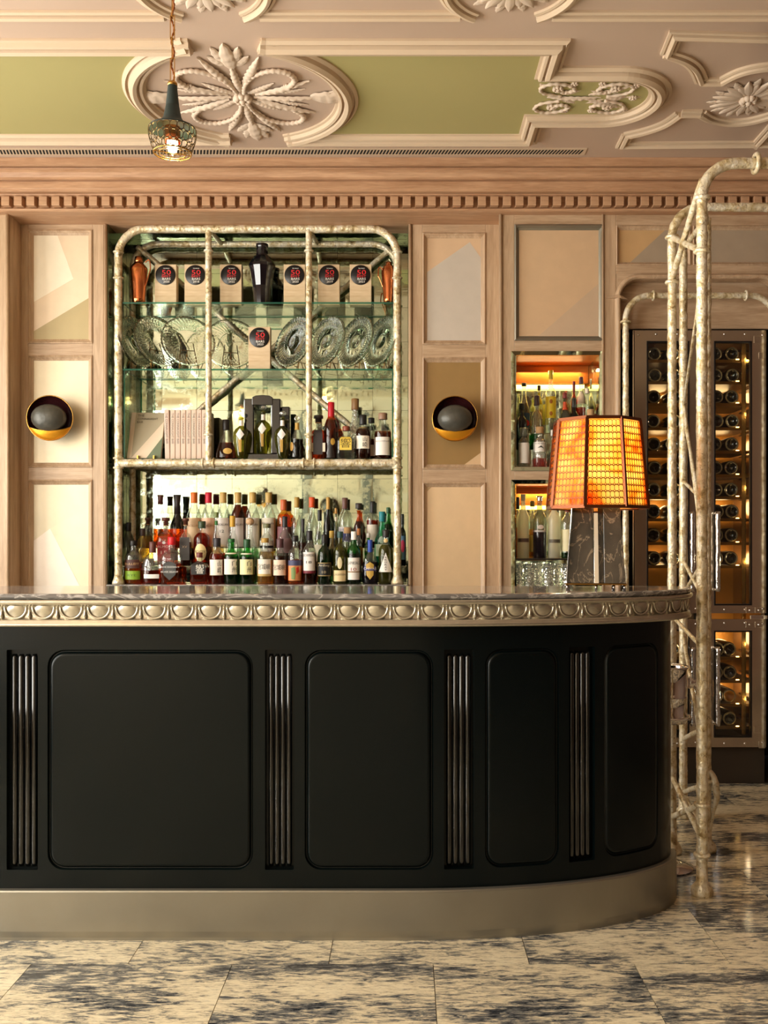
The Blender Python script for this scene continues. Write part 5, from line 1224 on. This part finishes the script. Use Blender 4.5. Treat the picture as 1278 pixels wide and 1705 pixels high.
bottle('tall clear decanter with bronze capsule standing behind the faceted bottle', 591, 26, 664, 'h', 'neck', 'crystal', 'crystal', .3, ((150, 112, 70), .18, 1.5))
bottle('dark capped bottle half hidden behind the cream kanji whisky', 618, 18, 696, 'h', 'cyl', 'clear', 'brown', .5, (K, .12, 1.6), [('L', .1, .36, 80, 'paper', [])])
# books
def pb(px, py, D): return W(px, py, D)
bk1 = tag(empty('book', (PX(240, 5.22), 5.22, SH3)), 'grey green book with diagonal bands leaning face out on the shelf', 'book', 'bar books on the gallery shelf')
L0 = -Vector(bk1.location)
a = Vector((PX(211, 5.205), 5.205, SH3+.006)); w_ = Vector((.187, 0, 0)); h_ = Vector((0, .10, PZ(687, 5.305)-SH3-.006)); nn = w_.cross(h_).normalized()
if nn.y > 0: nn = -nn
U = lambda u, v, q=0: a+w_*u+h_*v+nn*q+L0
MB().extrude([U(0,0), U(1,0), U(1,1), U(0,1)], -nn*.022).build('cover', flat((176, 166, 142)), bk1)
MB().extrude([U(.0,0,.0012), U(.13,0,.0012), U(.13,1,.0012), U(0,1,.0012)], -nn*.001).build('spine_band', flat((216, 196, 174)), bk1)
MB().extrude([U(.13,.0,.0015), U(.58,0,.0015), U(1,.46,.0015), U(1,.80,.0015)], -nn*.001).build('pale_band', flat((222, 204, 180)), bk1)
MB().extrude([U(.58,.0,.0015), U(1,0,.0015), U(1,.46,.0015)], -nn*.001).build('green_corner', flat((112, 124, 100)), bk1)
for wd, v, wu in (('THE', .93, .2), ('CONNAUGHT', .855, .62), ('BAR', .785, .18)):
    mb = MB(); letters(mb, wd, wu, .045, lambda u, q: U(.19+wu/2+u, v+q, .002), 0); mb.build('lettering', flat((62, 58, 46)), bk1)
for px in (229, 256): MB().box(PX(px, 5.19)-.004+L0.x, PX(px, 5.19)+.004+L0.x, 5.186+L0.y, 5.205+L0.y, SH3+L0.z, SH3+.02+L0.z).build('stand_prong', M['brass'], bk1)
bw = PX(283, 5.215)-PX(274.2, 5.215)
BH = PZ(682, 5.215)-SH3
for i in range(8):
    e = tag(empty('book', (PX(274.2, 5.215)+bw*(i+.5), 5.215, SH3+.0005), 0), ['first','second','third','fourth','fifth','sixth','seventh','last'][i]+' pink-beige book spine counting from the leaning book', 'book', 'bar books on the gallery shelf')
    c = flat((218-2*(i % 3), 190+2*(i % 2), 172))
    MB().box(-bw*.47, bw*.47, 0, .19, 0, BH).build('cover', c, e, bevel=.004)
    mb = MB(); letters(mb, 'THE CONNAUGHT BAR', BH*.62, bw*.42, lambda u, v: Vector((u, -.0008, BH*.62+v)), 0, 1); mb.build('lettering', flat((84, 70, 66)), e)
    if i == 0: e.rotation_euler = (0, -.022, 0)
# ------------------------------------------------------------------ shelf of award blocks and shakers
def award(px, D, z, ph, year, label):
    k = D/F; w = .121; h = ph*k
    e = tag(empty('award_block', (PX(px, D), D, z+.0005)), label, 'award', 'wooden award blocks with round black badges')
    MB().box(-w/2, w/2, 0, .05, 0, h).build('block', M['birch'], e, bevel=.002)
    cz_ = h-.060; b = MB().lathe([(.0555, 0), (.0555, -.004), (.054, -.005), (0, -.005)], 40, (0, 0, cz_), 'Y').build('badge', M['black'], e)
    for wd, dz, ww, hh, col in (("THE WORLD'S", .036, .036, .006, WH), ('50', .014, .05, .027, None), ('BEST', -.008, .05, .011, None), ('BARS', -.0225, .046, .012, WH), (year, -.038, .034, .011, WH)):
        mb = MB(); letters(mb, wd, ww, hh, lambda u, v: Vector((u+.006, -.0057, cz_+dz+v)), 0); mb.build('lettering', M['redp'] if col is None else flat(col), b)
AW = [(275.5, '2020', 'beside the copper jug with handle'), (325, '2018', 'second from the copper jug'), (384, '2022', 'just left of the tall dark shaker'), (490, '2020', 'just right of the tall dark shaker'), (547, '2019', 'second right of the dark shaker'), (600, '2021', 'beside the right-hand copper shaker')]
for px, yr, t in AW: award(px, 5.235, SH1, 68, yr, 'pale wooden award block with black round badge '+t)
award(431.5, 5.21, SH2, 72, '2023', 'pale wooden award block with black round badge alone among the crystal plates')
sk = tag(empty('cocktail_shaker', (PX(436, 5.25), 5.25, SH1+.0005)), 'tall faceted near-black cocktail shaker in the middle of the top shelf', 'cocktail shaker')
k = 5.25/F; zz = lambda py: PZ(py, 5.25)-SH1
MB().lathe([(12.5*k, 0), (13*k, .004), (16*k, zz(478)), (20*k, zz(455)), (22.5*k, zz(446)), (22*k, zz(441)), (13.5*k, zz(428))], 12, smooth=False).build('body', M['glossblack'], sk)
MB().lathe([(10.5*k, zz(427)), (9.8*k, zz(424)), (9.6*k, zz(413)), (10.5*k, zz(411)), (10.2*k, zz(407)), (4*k, zz(406))], 12, smooth=False).build('cap', M['glossblack'], sk)
def copper(px, D, prof, label, side, hz0, hz1):
    k = D/F; e = tag(empty('copper_shaker', (PX(px, D), D, SH1+.0005)), label, 'cocktail shaker', 'copper shakers'); zq = lambda py: PZ(py, D)-SH1
    MB().lathe([(r*k, max(0, zq(y))) for r, y in prof], 24).build('body', M['copper'], e)
    r = prof[3][0]*k; mb = MB().tube(smooth_path([Vector((side*r*.8, -.01, zq(hz0))), Vector((side*r*1.25, -.012, zq(hz0-4))), Vector((side*r*1.4, -.012, zq(hz0+10))), Vector((side*r*1.2, -.012, zq((hz0+hz1)/2))), Vector((side*r*.75, -.01, zq(hz1)))], 6), .0035, 8); mb.build('handle', M['copper'], e)
    MB().lathe([(r*.48, zq(prof[-3][1])), (r*.5, zq(prof[-3][1]-6)), (r*.42, zq(prof[-3][1]-12)), (0, zq(prof[-3][1]-13))], 16).build('lid', M['copper'], e)
copper(231, 5.215, [(11,512),(11,499),(12.5,475),(14.5,450),(14,446),(9,440),(7,437),(6,436)], 'copper jug shaker with curved handle beside the left frame post', 1, 438, 480)
copper(647, 5.215, [(9,512),(9.2,499),(10.8,475),(12.5,455),(12.2,451),(11,449),(10.5,446),(10,444)], 'copper shaker with handle beside the right frame post', -1, 450, 480)
# ------------------------------------------------------------------ crystal plates on easels
RP = .150
rows = []
for i in range(19):
    f = i/18; r = RP*f; row = []
    for j in range(168):
        a_ = 2*PI*j/168; d = .0
        if f > .56: d = .0026*math.cos(42*a_+(i//2 % 2)*PI)*(1 if i % 2 else .3)*(1 if i < 18 else .3)
        z = -.010*(max(0, f-.6)/.4)**1.2+.002*math.cos(f*10); row.append(Vector(((r+(.003*abs(math.cos(21*a_)) if i == 18 else 0))*math.cos(a_), z+d, (r)*math.sin(a_))))
    rows.append(row)
back = [[v*1.0+Vector((0, .007-(v.y if i > 10 else 0)*.6, 0)) for v in r] for i, r in enumerate(rows)]
PL = MB().grid(rows+back[::-1], 0, True, cu=True); PLM = PL.mesh('crystal_plate', M['cut'])
def easel_mesh():
    mb = MB(); n = (0, 1, 0)
    for s in (-1, 1):
        mb.tube([(s*.055, -.035, 0), (s*.034, .012, .17)], .0024, 6); mb.tube([(s*.05, -.03, .02), (s*.05, -.055, .022), (s*.05, -.058, .034)], .0022, 6)
    mb.tube([(-.047, -.018, .06), (.047, -.018, .06)], .0022, 6); mb.tube([(-.038, .005, .125), (.038, .005, .125)], .0024, 6)
    mb.tube([(0, .005, .125), (0, .07, 0)], .0022, 6); return mb.mesh('plate_easel', M['brass_d'])
EAS = easel_mesh()
for px, D, yaw, t in ((226, 5.29, 66, 'turned almost edge-on beside the left frame post'), (262, 5.27, 48, 'second from the left frame post'), (313, 5.27, 26, 'turned a little, just left of the first upright'), (384, 5.335, 10, 'facing forward left of the lone award block'),
        (490, 5.28, -42, 'just right of the lone award block'), (543, 5.28, -44, 'just right of the second upright'), (592, 5.28, -48, 'second from the right frame post'), (634, 5.28, -52, 'nearest the right frame post')):
    ps = Vector((PX(px, D), D, SH2+.0005)); yw = math.radians(yaw)
    e = tag(put('crystal_plate', PLM, None, ps+Vector((0, 0, .172))), 'cut crystal plate on an easel, '+t, 'plate', 'crystal plates on the glass shelf'); e.rotation_euler = (math.radians(-15), 0, yw)
    q = tag(put('plate_easel', EAS, None, ps+Vector((-math.sin(yw)*.012, math.cos(yw)*.012, 0)), yw), 'slim brass easel under the crystal plate '+t, 'easel', 'brass plate easels')
# ------------------------------------------------------------------ right-hand niches
nz0 = nA[2]; ROWS['1'] = (5.065, nz0+.0005); ROWS['2'] = (5.145, nz0+.1005); ROWS['3'] = (5.225, nz0+.2005)
rn = tag(empty('bottle_riser', (nA[1], 5.18, nz0)), 'low step under the rear bottles of the lit upper niche', 'riser')
hw = (PX(997, D1)-PX(859, D1))/2-.004
MB().box(-hw, hw, -.075, .005, 0, .1).build('lower_step', M['mirror'], rn); MB().box(-hw, hw, .005, .09, 0, .2).build('upper_step', M['mirror'], rn)
NG = 'spirits in the lit upper niche'
def nb(*a, **k): bottle(*a, group=NG, **k)
nb('clear bottle with tall plain white label in the upper niche', 871.5, 19, 713, '1', 'cyl', 'clear', 'clear', .5, ('clear', .2, 2.2), [('L', .10, .62, 84, 'white', [])])
nb('ribbed clear bottle with swoosh label and pale cork', 898, 21, 711, '1', 'hi', 'crystal', 'rose', .22, ('cork', .16, 1.6), [('L', .38, .62, 84, 'white', [('SILVER SELECT', .58, 1.1, .03, (90, 90, 90))]), ('B', [(-.5,.47),(.1,.53),(.6,.45),(.1,.50)], (40, 40, 40))])
nb('clear bottle half hidden by the lamp shade beside the swoosh label', 919, 14, 716, '1', 'bell', 'clear', 'smk', .4, ((220, 214, 204), .16, 1.5))
nb('corked clear bottle peeking just above the lamp shade', 983, 22, 682, '1', 'hi', 'clear', 'clear', .4, ('cork', .12, 1.5))
nb('navy bottle with dark label behind the plain white label', 868, 18, 672, '2', 'hi', 'violet', 'violet', .5, (K, .12, 1.3))
nb('clear long bottle with brown cap behind the swoosh label', 893, 19, 659, '2', 'hi', 'clear', 'grn', .3, ((60, 34, 40), .18, 1.3))
nb('dark bottle with orange neck band and red cap', 940, 15, 654, '2', 'hi', 'smk', 'blk', .5, ((120, 26, 30), .10, 1.3), [('L', .70, .84, 88, (214, 82, 40), [])])
nb('black bottle beside the orange-banded one', 955, 18, 663, '2', 'cyl', 'blk', 'blk', .5, (K, .18, 1.2))
nb('clear bottle with white cork near the red spirit', 977, 14, 647, '2', 'neck', 'clear', 'clear', .4, ((236, 226, 206), .08, 1.6))
nb('clear bottle with long neck and dark cap in the upper niche corner', 872, 20, 638, '3', 'neck', 'clear', 'smk', .6, (K, .06, 1.3), [('L', .08, .40, 80, (40, 70, 96), []), ('B', oval(.4, .2, .4, .06), (206, 40, 36))])
nb('slim bottle with yellow neck label', 897, 12, 642, '3', 'cyl', 'clear', 'straw', .5, ((60, 30, 32), .10, 1.3), [('L', .60, .85, 88, (226, 214, 40), [])])
nb('tall bottle with yellow flower label and yellow capsule', 916.5, 18, 617, '3', 'cyl', 'clear', 'clear', .5, ((226, 206, 60), .14, 1.2), [('L', .24, .58, 84, (240, 212, 50), []), ('B', oval(-.1, .50, .3, .035), (176, 110, 20)), ('B', oval(-.1, .31, .3, .035), (176, 110, 20))])
nb('dark red slim bottle left of the red spirit', 955, 10, 635, '3', 'cyl', 'deep', 'red', .6, ((110, 20, 36), .2, 1.3))
nb('bottle of red spirit with cream neck label', 967, 15, 628, '3', 'hi', 'clear', 'red', .46, ((70, 26, 44), .12, 1.3), [('L', .52, .74, 86, CR, [])])
nb('stout clear bottle with grey green cap in the niche corner', 987, 17, 631, '3', 'mac', 'clear', 'smk', .5, ((90, 100, 90), .18, 1.8), [('L', .2, .4, 80, (96, 76, 70), [])])
nz1_ = nB[2]; shz = PZ(930, D1)
tag(MB().box(PX(859, D1), PX(997, D1), D1+.01, D1+.34, shz-.008, shz).build('niche_shelf', M['black'], bevel=.002), 'thin black shelf in the lower niche above the tumblers', 'shelf')
ROWS['5'] = (5.09, shz+.0005); ROWS['6'] = (5.20, shz+.0005)
NG = 'bottles in the lit lower niche'
nb('frosted vodka bottle at the outer side of the lower niche', 870.5, 20, 823, '5', 'vod', 'frost', 'frost', .6, ((206, 208, 190), .10, 1.1), [('L', .25, .31, 78, (110, 84, 84), [('BELVEDERE', .28, 1.3, .045, (60, 56, 50))])])
nb('dark tall bottle with silver cap between two frosted ones', 898, 22, 826, '5', 'vod', 'smk', 'violet', .45, ('chrome', .08, 1.3), [('L', .42, .45, 80, (196, 190, 186), []), ('B', oval(0, .50, .5, .035), (214, 196, 184))])
nb('frosted vodka bottle partly behind the lamp shade', 922, 21, 828, '5', 'vod', 'frost', 'frost', .6, ((206, 208, 190), .10, 1.1), [('L', .25, .31, 78, (120, 110, 90), [('BELVEDERE', .28, 1.3, .045, (60, 56, 50))])])
nb('bottle with cream label beside the marble lamp base', 944, 20, 834, '5', 'cyl', 'clear', 'dgrn', .1, ((120, 60, 40), .2, 1.2), [('L', .12, .50, 84, (232, 222, 180), [])])
nb('dark capped bottle behind the first frosted one', 861, 13, 828, '6', 'cyl', 'clear', 'amber', .5, ((30, 20, 44), .2, 1.6))
nb('green-capped bottle behind the dark tall one', 886, 16, 834, '6', 'cyl', 'clear', 'gold', .5, ((150, 140, 70), .1, 1.4), [('L', .1, .4, 80, (220, 200, 110), [])])
_ul = area_light('shelf_light', (nB[1], 5.2, shz-.02), (0, 0, 0), .38, .05, 1.6, (1, .85, .6))
tb = MB().lathe([(0, 0), (.026, 0), (.029, .004), (.034, .195), (.032, .195), (.028, .012), (0, .012)], 20, cap=False).mesh('tumbler', M['crystal'])
for i, px in enumerate((864, 880, 896, 912, 928, 944)):
    tag(put('tumbler', tb, None, (PX(px, 5.06)+.004, 5.06+(.0 if i % 2 else .07), nB[2]+.0005)), ('cut glass tumbler at the outer end of the row under the black shelf' if i == 0 else '%s cut glass tumbler from the outer end under the black shelf' % ['','second','third','fourth','fifth','last'][i]), 'tumbler', 'tumblers in the lower niche')
